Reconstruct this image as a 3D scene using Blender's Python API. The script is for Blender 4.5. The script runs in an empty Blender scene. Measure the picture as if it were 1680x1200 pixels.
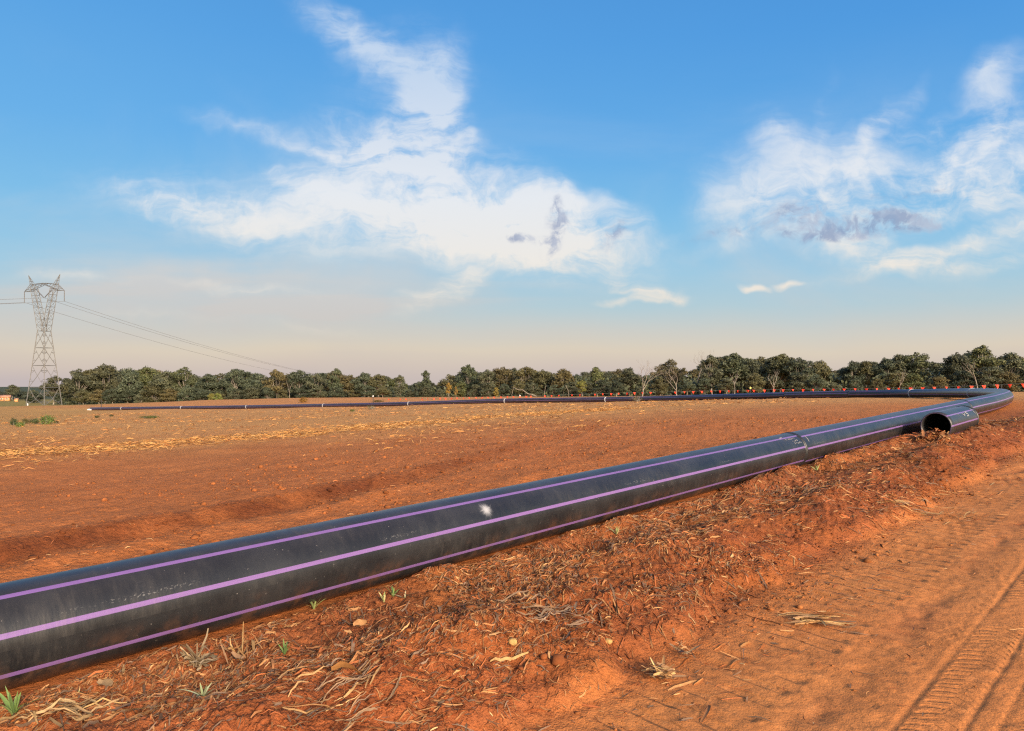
import bpy, math, random
import numpy as np
from mathutils import Vector, Matrix

random.seed(7)
RNG = np.random.default_rng(7)
SC = bpy.context.scene
COL = SC.collection
R = math.radians

# ------------------------------------------------------------------ camera
F = 1245.0                 # focal length in photo pixels (photo 1680 wide)
HY = 628.0                 # horizon row in the photo
cam_d = bpy.data.cameras.new('camera')
cam = bpy.data.objects.new('camera', cam_d)
COL.objects.link(cam)
cam_d.sensor_width = 36.0
cam_d.lens = F / 1680 * 36.0
cam_d.shift_y = (HY - 600) / 1680
cam_d.clip_start = 0.05
cam_d.clip_end = 6000
cam.location = (0, 0, 0)
cam.rotation_euler = (R(90), 0, 0)
SC.camera = cam

# ------------------------------------------------------------------ exposure
SC.view_settings.view_transform = 'Standard'
SC.view_settings.look = 'None'
SC.view_settings.gamma = 1
SC.view_settings.exposure = 0.95
SC.view_settings.use_curve_mapping = False

SC.render.engine = 'CYCLES'
SC.cycles.use_denoising = False      # the photograph is crisp; a denoiser smears soil and leaves
SC.cycles.pixel_filter_type = 'BLACKMAN_HARRIS'
SC.cycles.filter_width = 1.25

# ------------------------------------------------------------------ sun
SUN_AZ = 152.0             # compass style, clockwise from +Y (view direction): low sun behind the camera
SUN_EL = 20.0
sun_d = bpy.data.lights.new('sun', 'SUN')
sun_d.energy = 2.6
sun_d.angle = R(12)
sun_d.color = (1.0, 0.80, 0.58)
sun = bpy.data.objects.new('sun', sun_d)
COL.objects.link(sun)
sdir = Vector((math.sin(R(SUN_AZ)) * math.cos(R(SUN_EL)), math.cos(R(SUN_AZ)) * math.cos(R(SUN_EL)), math.sin(R(SUN_EL))))
sun.rotation_euler = sdir.to_track_quat('Z', 'Y').to_euler()
sun.location = (0, 0, 60)


# ------------------------------------------------------------------ node helper
class NT:
    def __init__(s, tree):
        s.t = tree
        tree.nodes.clear()

    def n(s, typ, ins=None, **props):
        nd = s.t.nodes.new(typ)
        for k, v in props.items():
            setattr(nd, k, v)
        if ins:
            for k, v in ins.items():
                sock = nd.inputs[k]
                if isinstance(v, bpy.types.NodeSocket):
                    s.t.links.new(v, sock)
                else:
                    sock.default_value = v
        return nd

    def math(s, op, a, b=None, c=None, clamp=False):
        ins = {0: a}
        if b is not None:
            ins[1] = b
        if c is not None:
            ins[2] = c
        nd = s.n('ShaderNodeMath', ins, operation=op)
        nd.use_clamp = clamp
        return nd.outputs[0]

    def mix(s, f, a, b, blend='MIX'):
        nd = s.n('ShaderNodeMix', data_type='RGBA', blend_type=blend)
        for k, v in ((0, f), (6, a), (7, b)):
            if isinstance(v, bpy.types.NodeSocket):
                s.t.links.new(v, nd.inputs[k])
            else:
                nd.inputs[k].default_value = v if k == 0 else (*v[:3], 1)
        return nd.outputs[2]

    def ramp(s, fac, stops, interp='LINEAR'):
        nd = s.n('ShaderNodeValToRGB', {0: fac})
        cr = nd.color_ramp
        cr.interpolation = interp
        while len(cr.elements) < len(stops):
            cr.elements.new(0.5)
        for e, (p, c) in zip(cr.elements, stops):
            e.position = p
            e.color = (*c[:3], 1) if len(c) >= 3 else (c[0], c[0], c[0], 1)
        return nd.outputs[0]

    def noise(s, vec, scale, detail=4, rough=0.5, dist=0.0, dims='3D'):
        nd = s.n('ShaderNodeTexNoise', {'Scale': scale, 'Detail': detail, 'Roughness': rough, 'Distortion': dist}, noise_dimensions=dims)
        if vec is not None:
            s.t.links.new(vec, nd.inputs['Vector'])
        return nd

    def smooth(s, x, lo, hi):
        nd = s.n('ShaderNodeMapRange', {0: x, 1: lo, 2: hi, 3: 0.0, 4: 1.0}, interpolation_type='SMOOTHSTEP')
        return nd.outputs[0]


def lin(r, g, b):
    f = lambda c: (c / 255 / 12.92) if c <= 10 else ((c / 255 + 0.055) / 1.055) ** 2.4
    return (f(r), f(g), f(b))


# ------------------------------------------------------------------ world: evening sky with cirrus
world = bpy.data.worlds.new('World')
SC.world = world
world.use_nodes = True
W = NT(world.node_tree)
SKY_K = 0.5                # brings display colours to scene values for the exposure above
geo = W.n('ShaderNodeTexCoord')
nrm = W.n('ShaderNodeVectorMath', {0: geo.outputs['Generated']}, operation='NORMALIZE')
xyz = W.n('ShaderNodeSeparateXYZ', {0: nrm.outputs[0]})
X, Y, Z = xyz.outputs
elev = W.math('ARCSINE', Z)
e01 = W.math('DIVIDE', W.math('MAXIMUM', elev, 0.0), R(60), clamp=True)
az = W.math('ARCTAN2', X, Y)
# soft large-scale unevenness of the hazy horizon band
wob = W.noise(nrm.outputs[0], 2.2, 3, 0.5)
e02 = W.math('ADD', e01, W.math('MULTIPLY', W.math('SUBTRACT', wob.outputs[0], 0.5), 0.045))
d = lambda deg: deg / 60.0
sky_col = W.ramp(e02, [
    (0.0, lin(200, 187, 186)), (d(1.0), lin(213, 198, 187)), (d(2.2), lin(223, 210, 190)),
    (d(3.7), lin(207, 209, 203)), (d(5.4), lin(182, 208, 218)), (d(7.8), lin(160, 205, 230)), (d(11.5), lin(132, 195, 236)),
    (d(17), lin(108, 179, 236)), (d(24), lin(92, 165, 230)), (d(34), lin(76, 146, 216)), (1.0, lin(48, 104, 182))])
# the sky deepens towards the right of the view
azm = W.smooth(az, -0.5, 0.9)
sky_col = W.mix(W.math('MULTIPLY', azm, W.smooth(elev, 0.10, 0.4)), sky_col, W.mix(1.0, sky_col, (0.74, 0.86, 0.95), 'MULTIPLY'))
nish = W.n('ShaderNodeTexSky', sky_type='NISHITA', sun_disc=False)
nish.sun_elevation = R(SUN_EL)
nish.sun_rotation = R(SUN_AZ)
nish.dust_density = 2.5
nish.air_density = 1.0
nish.ozone_density = 1.5
NISH_STRENGTH = 0.12

# clouds: soft ellipses in direction space, broken up by fibrous noise
yc = W.math('MAXIMUM', Y, 0.04)
u = W.math('DIVIDE', X, yc)
v = W.math('DIVIDE', Z, yc)
p0 = W.n('ShaderNodeCombineXYZ', {0: u, 1: v, 2: 0.0}).outputs[0]
w1 = W.noise(p0, 3.5, 3, 0.55)
w2 = W.noise(p0, 14.0, 3, 0.6)
off = W.n('ShaderNodeVectorMath', {0: w1.outputs['Color'], 1: (0.5, 0.5, 0.5)}, operation='SUBTRACT').outputs[0]
off = W.n('ShaderNodeVectorMath', {0: off, 1: (0.10, 0.08, 0.0)}, operation='MULTIPLY').outputs[0]
off2 = W.n('ShaderNodeVectorMath', {0: w2.outputs['Color'], 1: (0.5, 0.5, 0.5)}, operation='SUBTRACT').outputs[0]
off2 = W.n('ShaderNodeVectorMath', {0: off2, 1: (0.05, 0.04, 0.0)}, operation='MULTIPLY').outputs[0]
pw = W.n('ShaderNodeVectorMath', {0: p0, 1: off}, operation='ADD').outputs[0]
pw = W.n('ShaderNodeVectorMath', {0: pw, 1: off2}, operation='ADD').outputs[0]


def blob_sum(blobs, vec, grow=1.75):
    tot = None
    for (cx, cy, rx, ry, ang, wt) in blobs:
        m = W.n('ShaderNodeMapping', {'Vector': vec, 'Location': ((cx - 840) / F, (HY - cy) / F, 0),
                                      'Rotation': (0, 0, R(ang)), 'Scale': (rx * grow / F, ry * grow / F, 1)}, vector_type='TEXTURE')
        g = W.n('ShaderNodeTexGradient', {0: m.outputs[0]}, gradient_type='SPHERICAL')
        t = W.math('MULTIPLY', g.outputs['Fac'], wt) if tot is None else W.math('MULTIPLY_ADD', g.outputs['Fac'], wt, tot)
        tot = t
    return tot


CLOUDS = [
    # the big wing in the middle
    (490, 350, 270, 46, -7, 1.1), (765, 338, 220, 66, -16, 2.0), (885, 372, 118, 46, -4, 1.7), (670, 280, 120, 34, -26, .8),
    (320, 338, 120, 22, -12, .9), (700, 405, 260, 34, -3, .42),
    # its plume
    (660, 150, 110, 110, -10, .42), (700, 235, 60, 40, 0, .6), (735, 110, 24, 60, -18, .35), (590, 60, 90, 20, -38, .4),
    (1470, 285, 260, 130, 10, .30), (1630, 290, 90, 60, 10, .6), (1670, 180, 50, 70, 10, .5), (1640, 420, 90, 16, 16, .6),
    (700, 195, 46, 95, -14, .85), (712, 190, 44, 56, 0, .8), (690, 95, 60, 50, -20, .30), (590, 80, 120, 30, -34, .62), (520, 18, 64, 26, -48, .62), (640, 110, 90, 34, -15, .4),
    (735, 165, 16, 50, -20, .35), (640, 215, 70, 40, 0, .30),
    # streaks left of the plume
    (390, 214, 78, 13, -12, .75), (470, 240, 60, 10, -16, .4), (520, 262, 80, 7, -15, .65), (620, 262, 60, 18, -30, .4), (512, 312, 56, 9, -26, .5),
    # low bright wisps
    (722, 480, 56, 16, 32, 1.7), (430, 468, 150, 9, -2, .8), (130, 453, 90, 10, 0, .7), (530, 534, 60, 9, -8, .6), (250, 520, 160, 8, 2, .4),
    # the fan on the right
    (1360, 290, 150, 72, 8, .62), (1450, 330, 210, 44, 5, .75), (1244, 212, 34, 22, -35, .6), (1290, 250, 60, 24, -25, .4),
    (1350, 185, 10, 60, -8, .28), (1455, 190, 70, 14, 42, .6), (1408, 262, 60, 16, 62, .5), (1525, 200, 46, 20, 12, .55),
    (1580, 250, 70, 26, 45, .6), (1650, 120, 56, 30, 30, .75), (1640, 220, 80, 50, 20, .45), (1570, 318, 120, 30, 12, .75),
    (1240, 320, 70, 60, 0, .40), (1440, 424, 110, 22, -14, .85), (1570, 402, 120, 15, 18, .85), (1660, 350, 60, 9, 26, .7),
    (1480, 445, 120, 12, 6, .7), (1400, 402, 60, 16, 10, .5), (1190, 395, 60, 12, 22, .35),
    # small wisps
    (1058, 470, 50, 10, -14, 1.6), (1020, 490, 44, 6, 10, 1.4), (1100, 480, 14, 14, 0, .9), (1240, 460, 16, 6, -15, 1.5), (1296, 462, 22, 5, 0, 1.3), (1085, 400, 26, 8, 30, .35),
]
bsum = blob_sum([(a_, b_, c_, d_, e_, f_ * .74) for a_, b_, c_, d_, e_, f_ in CLOUDS], pw)
# fibres: noise stretched along the drift of the cirrus, which fans upwards on the right
def fibre(ang, sc, seed):
    mf = W.n('ShaderNodeMapping', {'Vector': pw, 'Location': (seed, 0, 0), 'Rotation': (0, 0, R(ang)), 'Scale': (sc[0], sc[1], 1)})
    return W.noise(mf.outputs[0], 1.0, 9, 0.62, 0.5).outputs[0]


fl = fibre(14, (3.2, 17.0), 0.0)
fr_ = fibre(-38, (4.0, 15.0), 3.0)
fm = W.n('ShaderNodeMix', {0: W.smooth(u, 0.12, 0.30), 2: fl, 3: fr_}, data_type='FLOAT').outputs[0]
fine = W.noise(pw, 26.0, 7, 0.65, 0.3)
fmix = W.math('ADD', W.math('MULTIPLY', fm, 0.72), W.math('MULTIPLY', fine.outputs[0], 0.28))
fibS = W.smooth(fmix, 0.31, 0.71)
dens = W.math('MULTIPLY', bsum, W.math('MULTIPLY_ADD', fibS, 1.40, 0.13))
alpha = W.math('MULTIPLY', W.smooth(dens, 0.0, 1.22), 0.90)
# thin veil of cirrus over the rest of the dome and the left of the view
veil_n = W.noise(W.n('ShaderNodeMapping', {'Vector': nrm.outputs[0], 'Scale': (2.2, 2.2, 5.5)}).outputs[0], 1.0, 7, 0.55, 0.8)
veil = W.math('MULTIPLY', W.smooth(veil_n.outputs[0], 0.42, 0.75), W.smooth(elev, 0.42, 0.10))
veil = W.math('MULTIPLY', veil, 0.50)
veilb = blob_sum([(260, 500, 420, 70, 3, .75), (560, 470, 300, 60, 0, .5)], pw, 1.4)
band_n = W.noise(W.n('ShaderNodeMapping', {'Vector': p0, 'Rotation': (0, 0, R(2)), 'Scale': (1.3, 20.0, 1)}).outputs[0], 1.0, 5, 0.55, 0.6)
bands = W.math('MULTIPLY', W.smooth(band_n.outputs[0], 0.45, 0.66), W.math('MULTIPLY', W.smooth(v, 0.005, 0.05), W.smooth(v, 0.20, 0.09)))
veil = W.math('ADD', veil, W.math('MULTIPLY', bands, W.math('MULTIPLY_ADD', W.smooth(u, 0.3, -0.3), 0.5, 0.08)), clamp=True)
veil = W.math('ADD', veil, W.math('MULTIPLY', W.smooth(veilb, 0.0, 0.8), 0.75), clamp=True)
cloud_lit = W.ramp(W.math('DIVIDE', elev, R(22), clamp=True), [(0.1, lin(240, 224, 202)), (0.42, lin(248, 241, 232)), (0.62, lin(242, 243, 245)), (1.0, lin(205, 222, 243))])
vcol = W.ramp(W.math('DIVIDE', elev, R(16), clamp=True), [(0.0, lin(214, 198, 182)), (0.5, lin(206, 211, 214)), (1.0, lin(200, 216, 230))])
col1 = W.mix(veil, sky_col, vcol)
col2 = W.mix(alpha, col1, cloud_lit)
# small grey-blue cumulus scraps in front of the cirrus
DARK = [(1410, 372, 110, 17, 4, 1.2), (1310, 352, 50, 20, 5, .85), (1480, 360, 50, 14, -8, .8), (1215, 378, 50, 14, 5, .6), (1340, 385, 60, 10, 0, .7),
        (1450, 325, 50, 6, 4, .6), (1540, 316, 34, 4, 8, .5), (914, 354, 17, 26, 10, 1.25), (902, 400, 22, 14, 50, 1.1), (845, 390, 22, 10, 10, .95), (1010, 384, 26, 12, 45, .95), (880, 392, 18, 8, 0, .8), (1150, 395, 30, 8, 20, .4)]
pd = W.n('ShaderNodeVectorMath', {0: p0, 1: off2}, operation='ADD').outputs[0]
dsum = blob_sum(DARK, pd, 1.5)
dn = W.noise(pd, 42.0, 9, 0.66, 0.2)
dd = W.math('MULTIPLY', dsum, W.math('MULTIPLY_ADD', W.math('SUBTRACT', dn.outputs[0], 0.5), 4.6, 0.62))
dalpha = W.math('MULTIPLY', W.smooth(dd, 0.0, 0.78), 0.74)
dsh = W.noise(pd, 30.0, 5, 0.6, 0.2)
col3 = W.mix(dalpha, col2, W.mix(W.smooth(dsh.outputs[0], 0.38, 0.62), lin(142, 158, 192), lin(180, 190, 212)))
# scale, blend a share of the physical sky so the dome brightens towards the low sun behind
bg1 = W.n('ShaderNodeBackground', {'Color': col3, 'Strength': SKY_K})
bg2 = W.n('ShaderNodeBackground', {'Color': nish.outputs[0], 'Strength': NISH_STRENGTH})
mixw = W.n('ShaderNodeMixShader', {0: W.smooth(Y, 0.55, -0.35), 1: bg1.outputs[0], 2: bg2.outputs[0]})
W.n('ShaderNodeOutputWorld', {0: mixw.outputs[0]})


# ------------------------------------------------------------------ numpy noise
def _hash(ix, iy, seed):
    h = (ix.astype(np.int64) * 374761393 + iy.astype(np.int64) * 668265263 + seed * 1274126177) & 0xFFFFFFFF
    h = ((h ^ (h >> 13)) * 1274126177) & 0xFFFFFFFF
    h = h ^ (h >> 16)
    return (h & 0xFFFF) / 65535.0


def vnoise(x, y, seed=0):
    x = np.asarray(x, float); y = np.asarray(y, float)
    ix = np.floor(x); iy = np.floor(y)
    fx = x - ix; fy = y - iy
    fx = fx * fx * fx * (fx * (fx * 6 - 15) + 10); fy = fy * fy * fy * (fy * (fy * 6 - 15) + 10)
    a = _hash(ix, iy, seed); b = _hash(ix + 1, iy, seed); c = _hash(ix, iy + 1, seed); dd_ = _hash(ix + 1, iy + 1, seed)
    return (a + (b - a) * fx) * (1 - fy) + (c + (dd_ - c) * fx) * fy - 0.5


def fbm(x, y, f, octv=4, seed=0, gain=0.5):
    t = 0.0; amp = 1.0; ca, sa = math.cos(0.6), math.sin(0.6)
    x = np.asarray(x, float) * f; y = np.asarray(y, float) * f
    for o in range(octv):
        t = t + amp * vnoise(x, y, seed + o * 17)
        x, y = (x * ca - y * sa) * 2.03 + 11.3, (x * sa + y * ca) * 2.03 - 7.1
        amp *= gain
    return t


def sstep(x, lo, hi):
    t = np.clip((np.asarray(x, float) - lo) / (hi - lo), 0, 1)
    return t * t * (3 - 2 * t)


# ------------------------------------------------------------------ the line of the pipe and the lie of the land
PR = 0.30                                   # pipe radius
P0 = np.array([-2.95, 4.37, -1.464])        # centre of the pipe where it enters the picture
PD = np.array([0.897, 1.0, 0.0361])
HL = math.hypot(PD[0], PD[1])
AX = PD[:2] / HL                            # along the pipe
NX = np.array([AX[1], -AX[0]])              # to its right (towards the camera)


def to_ab(x, y):
    dx = np.asarray(x) - P0[0]; dy = np.asarray(y) - P0[1]
    return dx * AX[0] + dy * AX[1], dx * NX[0] + dy * NX[1]


def straight(s):
    return P0 + PD * s


FAR_PTS = [(20.4, 31.4, -0.60), (24.6, 38.6, -0.60), (27.9, 47.0, -0.66), (28.6, 57, -0.83), (24.4, 66, -1.11), (14.5, 86, -1.87), (-0.8, 98, -2.36),
           (-14.9, 109, -3.06), (-46.6, 132, -4.24), (-86.0, 155, -5.38)]
CTRL = [tuple(straight(s)) for s in (-9, -4, 0, 5, 10, 15, 19, 21.4)] + FAR_PTS


def catmull(pts, step):
    P = np.array(pts, float)
    P = np.vstack([2 * P[0] - P[1], P, 2 * P[-1] - P[-2]])
    out = []
    for i in range(1, len(P) - 2):
        p0, p1, p2, p3 = P[i - 1], P[i], P[i + 1], P[i + 2]
        t0 = 0; t1 = t0 + np.linalg.norm(p1 - p0) ** .5; t2 = t1 + np.linalg.norm(p2 - p1) ** .5; t3 = t2 + np.linalg.norm(p3 - p2) ** .5
        n = max(2, int(np.linalg.norm(p2 - p1) / step))
        for t in np.linspace(t1, t2, n, endpoint=False):
            A1 = (t1 - t) / (t1 - t0) * p0 + (t - t0) / (t1 - t0) * p1
            A2 = (t2 - t) / (t2 - t1) * p1 + (t - t1) / (t2 - t1) * p2
            A3 = (t3 - t) / (t3 - t2) * p2 + (t - t2) / (t3 - t2) * p3
            B1 = (t2 - t) / (t2 - t0) * A1 + (t - t0) / (t2 - t0) * A2
            B2 = (t3 - t) / (t3 - t1) * A2 + (t - t1) / (t3 - t1) * A3
            out.append((t2 - t) / (t2 - t1) * B1 + (t - t1) / (t2 - t1) * B2)
    out.append(P[-2])
    return np.array(out)


PATH = catmull(CTRL, 0.25)
PS = np.concatenate([[0], np.cumsum(np.linalg.norm(np.diff(PATH, axis=0), axis=1))])
S0 = PS[np.argmin(np.abs(PATH[:, 0] - P0[0]) + np.abs(PATH[:, 1] - P0[1]))]


def path_at(s):
    return np.array([np.interp(s, PS, PATH[:, k]) for k in range(3)])


TPS_PTS = [tuple(p[:2]) + (p[2] - PR,) for p in [path_at(s) for s in np.linspace(0, 60, 14)]]
TPS_PTS += [(p[0], p[1], p[2] - PR) for p in FAR_PTS[3:]]
for s in (-6, 2, 10, 18):                    # level either side of the near pipe
    p = straight(s)
    for b, dz in ((6, -0.02), (-5, -0.05), (16, 0.0), (-14, -0.45)):
        TPS_PTS.append((p[0] + NX[0] * b, p[1] + NX[1] * b, p[2] - PR + dz))
TPS_PTS += [(40, 36, -.75), (60, 70, -.9), (45, 90, -1.3), (80, 110, -1.6), (90, 170, -2.2), (10, 140, -2.9), (10, 200, -4.0), (-25, 150, -3.3), (-50, 180, -3.75),
            (-80, 200, -4.6), (-100, 230, -6.4), (-131, 213, -6.45), (-160, 250, -8.0), (-200, 330, -9.0), (-260, 400, -9.4), (-60, 260, -7.5), (0, 280, -6.5), (80, 280, -5),
            (-60, 90, -4.3), (-100, 130, -5.7), (-30, 60, -2.95), (-40, 40, -2.7), (-16, 20, -2.15), (-70, 60, -4.2), (-80, 20, -4.2),
            (0, -30, -1.95), (-40, -30, -2.6), (40, -30, -1.8), (60, 20, -1.2), (0, -100, -2.5), (120, -20, -1.5), (-120, -60, -5), (150, 80, -1.8), (-5, 45, -2.0), (5, 60, -1.8), (-60, 115, -4.75)]


def tps_fit(pts, lam=0.02):
    P = np.array(pts); n = len(P)
    sx = 50.0
    A = P[:, :2] / sx
    r2 = ((A[:, None] - A[None]) ** 2).sum(-1)
    K = 0.5 * r2 * np.log(r2 + 1e-12) + lam * np.eye(n) * 0.01
    Q = np.hstack([np.ones((n, 1)), A])
    M = np.block([[K, Q], [Q.T, np.zeros((3, 3))]])
    sol = np.linalg.solve(M, np.concatenate([P[:, 2], np.zeros(3)]))
    return A, sol[:n], sol[n:], sx


_A, _w, _c, _sx = tps_fit(TPS_PTS)


def base_h(x, y):
    x = np.asarray(x, float); y = np.asarray(y, float)
    shp = x.shape
    x = x.ravel(); y = y.ravel()
    out = np.empty(len(x))
    for i in range(0, len(x), 100000):
        q = np.stack([x[i:i + 100000], y[i:i + 100000]], 1) / _sx
        r2 = ((q[:, None, 0] - _A[None, :, 0]) ** 2 + (q[:, None, 1] - _A[None, :, 1]) ** 2)
        out[i:i + 100000] = (0.5 * r2 * np.log(r2 + 1e-12)) @ _w + _c[0] + q @ _c[1:]
    r = np.hypot(x, y)
    k = sstep(r, 240, 480)
    out = np.clip(out, -12, 0.5) * (1 - k) + (-9.6 - 6 * sstep(r, 520, 1100)) * k
    return out.reshape(shp)


# the furrow across the field on the far side of the near pipe, in (a, b)
FUR = np.array([(-12, -3.4), (-6, -3.55), (1.0, -3.9), (4.1, -4.44), (7.1, -4.98), (12.4, -7.0), (20, -10.2), (30, -15)])


def fade(r, lo, hi):
    return 1 - sstep(r, lo, hi)


def ground_h(x, y, detail=True):
    x = np.asarray(x, float); y = np.asarray(y, float)
    h = base_h(x, y)
    a, b = to_ab(x, y)
    r = np.hypot(x, y)
    along = sstep(a, -14, -8) * (1 - sstep(a, 22, 27))
    # road, berm, verge
    wav = vnoise(a * 0.45, a * 0 + 3.1, 5)
    toe = 2.55 + 0.5 * wav + 0.25 * vnoise(a * 1.7, a * 0 + 8, 9)
    toe2 = toe + 0.12 * vnoise(a * 4.5, b * 3, 10) + 0.06 * vnoise(a * 13, b * 9, 12)
    road = (0.45 * sstep(b, toe - 0.75, toe + 0.1) + 0.55 * sstep(b, toe2 - 0.24, toe2 - 0.02)) * (1 - sstep(b, 12, 18))
    h = h - along * 0.15 * road
    berm = np.exp(-((b - (toe - 0.95)) / 0.45) ** 2) * (0.55 + 1.0 * vnoise(a * 0.9, a * 0, 21))
    h = h + along * 0.17 * berm
    h = h + along * 0.07 * np.exp(-((b - 0.36) / 0.16) ** 2) * (0.5 + 1.2 * vnoise(a * 1.6, b, 31))
    verge = along * sstep(b, 0.1, 0.4) * (1 - road)
    h = h + 0.24 * np.exp(-(((a - 16.75) / .42) ** 2 + ((b - 0.90) / .42) ** 2)) + 0.09 * np.exp(-((b - 1.25) / .3) ** 2) * sstep(a, 16.4, 17.4) * (1 - sstep(a, 19.4, 20.6))
    h = h + 0.07 * along * np.exp(-((b - 0.40) / .2) ** 2) * sstep(a, 8, 12)
    # furrow and its bank
    bf = np.interp(a, FUR[:, 0], FUR[:, 1]) + 0.22 * vnoise(a * 0.8, a * 0, 41) + 0.08 * vnoise(a * 3.1, a * 0, 43)
    q = b - bf
    onf = sstep(a, -14, -9) * (1 - sstep(a, 18, 30))
    step = (1 - sstep(q, -0.08, 0.30)) * np.exp(-np.clip(-q, 0, None) / 3.0)
    h = h + onf * (1 - .65 * sstep(a, 4, 11)) * (0.115 * step - 0.05 * np.exp(-((q - 0.42) / 0.3) ** 2) + 0.05 * np.exp(-((q - 1.0) / 0.2) ** 2))
    q2 = b - (bf * 0.55 - 0.1)
    h = h + onf * 0.035 * np.exp(-(q2 / 0.18) ** 2) * (0.5 + vnoise(a, b, 51))
    field = 1 - sstep(b, -0.6, -0.3)
    field = np.maximum(field, 1 - along)
    if detail:
        near = fade(r, 20, 45)
        # large swells in the field
        h = h + sstep(r, 25, 60) * 0.22 * fbm(x, y, 0.045, 3, 61)
        h = h + field * 0.05 * fbm(x, y, 0.8, 3, 71) * fade(r, 60, 120)
        h = h + field * near * (0.035 * fbm(x, y, 4.0, 3, 75) + 0.012 * np.abs(fbm(x, y, 14.0, 3, 77)))
        h = h + field * onf * near * 0.05 * np.abs(fbm(x, y, 9.0, 3, 79)) * np.exp(-((q - 0.15) / 0.35) ** 2)
        v1 = fbm(x, y, 1.6, 3, 81); v2 = fbm(x, y, 7.0, 4, 83, 0.6); v3 = np.abs(fbm(x, y, 19.0, 3, 85, 0.6))
        h = h + verge * (0.09 * v1 + 0.045 * v2 + 0.030 * v3 * near)
        # the road: smooth, crawler prints near its edge, tyre ruts further in
        h = h + along * road * (0.012 * fbm(x, y, 1.1, 3, 91) + 0.008 * fbm(x, y, 9.0, 3, 93) * near)
        jit = 0.10 * vnoise(a * 1.3, b * 1.3, 95) + 0.03 * vnoise(a * 6, b * 5, 96)
        ph = (a + 0.22 * (b - 3.1) + jit) / 0.215
        cle = np.abs((ph % 1.0) - 0.5) * 2
        cle = sstep(cle, 0.35, 0.8)
        gate = np.clip(0.25 + 1.9 * fbm(x, y, 0.9, 2, 97), 0, 1)
        edge = np.exp(-((b - 2.92) / 0.32) ** 2)
        h = h - along * near * 0.045 * cle * edge * gate
        h = h - along * near * 0.022 * np.exp(-((b - 3.56) / 0.10) ** 2) * (0.5 + vnoise(a * 5, b * 9, 98))
        for bb, wd, dp in ((3.93, .022, .011), (4.22, .02, .010), (4.36, .02, .005), (4.64, .025, .011), (4.95, .02, .009), (5.45, .03, .010), (5.8, .03, .010)):
            wob_ = 0.02 * vnoise(a * 2, a * 0 + bb, 99)
            brk = np.clip(0.6 + 1.3 * vnoise(a * 1.1, a * 0 + bb * 3, 101), 0, 1)
            h = h - along * near * dp * np.exp(-((b - bb - wob_) / wd) ** 2) * brk
        tr = ((a * 1.0 + 0.6 * np.abs(b - 4.2)) / 0.055) % 1.0
        lug = np.exp(-((b - 4.23) / 0.22) ** 2) + np.exp(-((b - 3.85) / 0.12) ** 2) + np.exp(-((b - 4.9) / 0.2) ** 2)
        h = h - along * fade(r, 6, 12) * 0.007 * (tr < 0.4) * lug * np.clip(0.3 + 1.5 * fbm(x, y, 1.3, 2, 103), 0, 1)
    return h


def px_ground(px, py):
    """Where the line of sight through photo pixel (px, py) meets the lie of the land."""
    dx = (px - 840) / F; dz = (HY - py) / F
    ys = np.exp(np.linspace(math.log(1.5), math.log(700), 2500))
    g = ground_h(dx * ys, ys, False) - dz * ys
    i = np.argmax(g > 0)
    if g[i] <= 0:
        i = len(ys) - 1
    i = max(i, 1)
    t = g[i - 1] / (g[i - 1] - g[i] + 1e-12)
    yy = ys[i - 1] + (ys[i] - ys[i - 1]) * np.clip(t, 0, 1)
    return np.array([dx * yy, yy])


# ------------------------------------------------------------------ object helpers
def tag(o, label=None, cat=None, group=None, kind=None):
    for k, v_ in (('label', label), ('category', cat), ('group', group), ('kind', kind)):
        if v_:
            o[k] = v_
    return o


def empty(name, loc=(0, 0, 0), rz=0.0):
    o = bpy.data.objects.new(name, None)
    COL.objects.link(o)
    o.location = loc
    o.rotation_euler = (0, 0, rz)
    o.empty_display_size = 0.2
    return o


def mesh_np(name, verts, faces, smooth=False, color=None, uv=None):
    """faces: (n,3) or (n,4) int array, or a list of such arrays"""
    if not isinstance(faces, list):
        faces = [faces]
    faces = [np.asarray(f, np.int32) for f in faces if len(f)]
    me = bpy.data.meshes.new(name)
    verts = np.asarray(verts, np.float32)
    me.vertices.add(len(verts))
    me.vertices.foreach_set('co', verts.ravel())
    loops = np.concatenate([f.ravel() for f in faces])
    tot = np.concatenate([np.full(len(f), f.shape[1], np.int32) for f in faces])
    start = np.concatenate([[0], np.cumsum(tot)[:-1]]).astype(np.int32)
    me.loops.add(len(loops))
    me.loops.foreach_set('vertex_index', loops.astype(np.int32))
    me.polygons.add(len(tot))
    me.polygons.foreach_set('loop_start', start)
    me.update(calc_edges=True)
    if smooth:
        me.polygons.foreach_set('use_smooth', np.ones(len(tot), bool))
    if color is not None:
        at = me.color_attributes.new('col', 'FLOAT_COLOR', 'POINT')
        c = np.ones((len(verts), 4), np.float32)
        c[:, :color.shape[1]] = color
        at.data.foreach_set('color', c.ravel())
    if uv is not None:
        l = me.uv_layers.new(name='uv')
        l.data.foreach_set('uv', np.asarray(uv, np.float32)[loops].ravel())
    me.validate()
    return me


def obj(name, me, mat=None, parent=None, loc=None):
    o = bpy.data.objects.new(name, me)
    COL.objects.link(o)
    if mat is not None and me is not None and not me.materials:
        me.materials.append(mat)
    if parent is not None:
        o.parent = parent
    if loc is not None:
        o.location = loc
    return o


def copy_tree(o, parent=None):
    c = o.copy()
    COL.objects.link(c)
    c.parent = parent
    for ch in o.children:
        copy_tree(ch, c)
    return c


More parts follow.
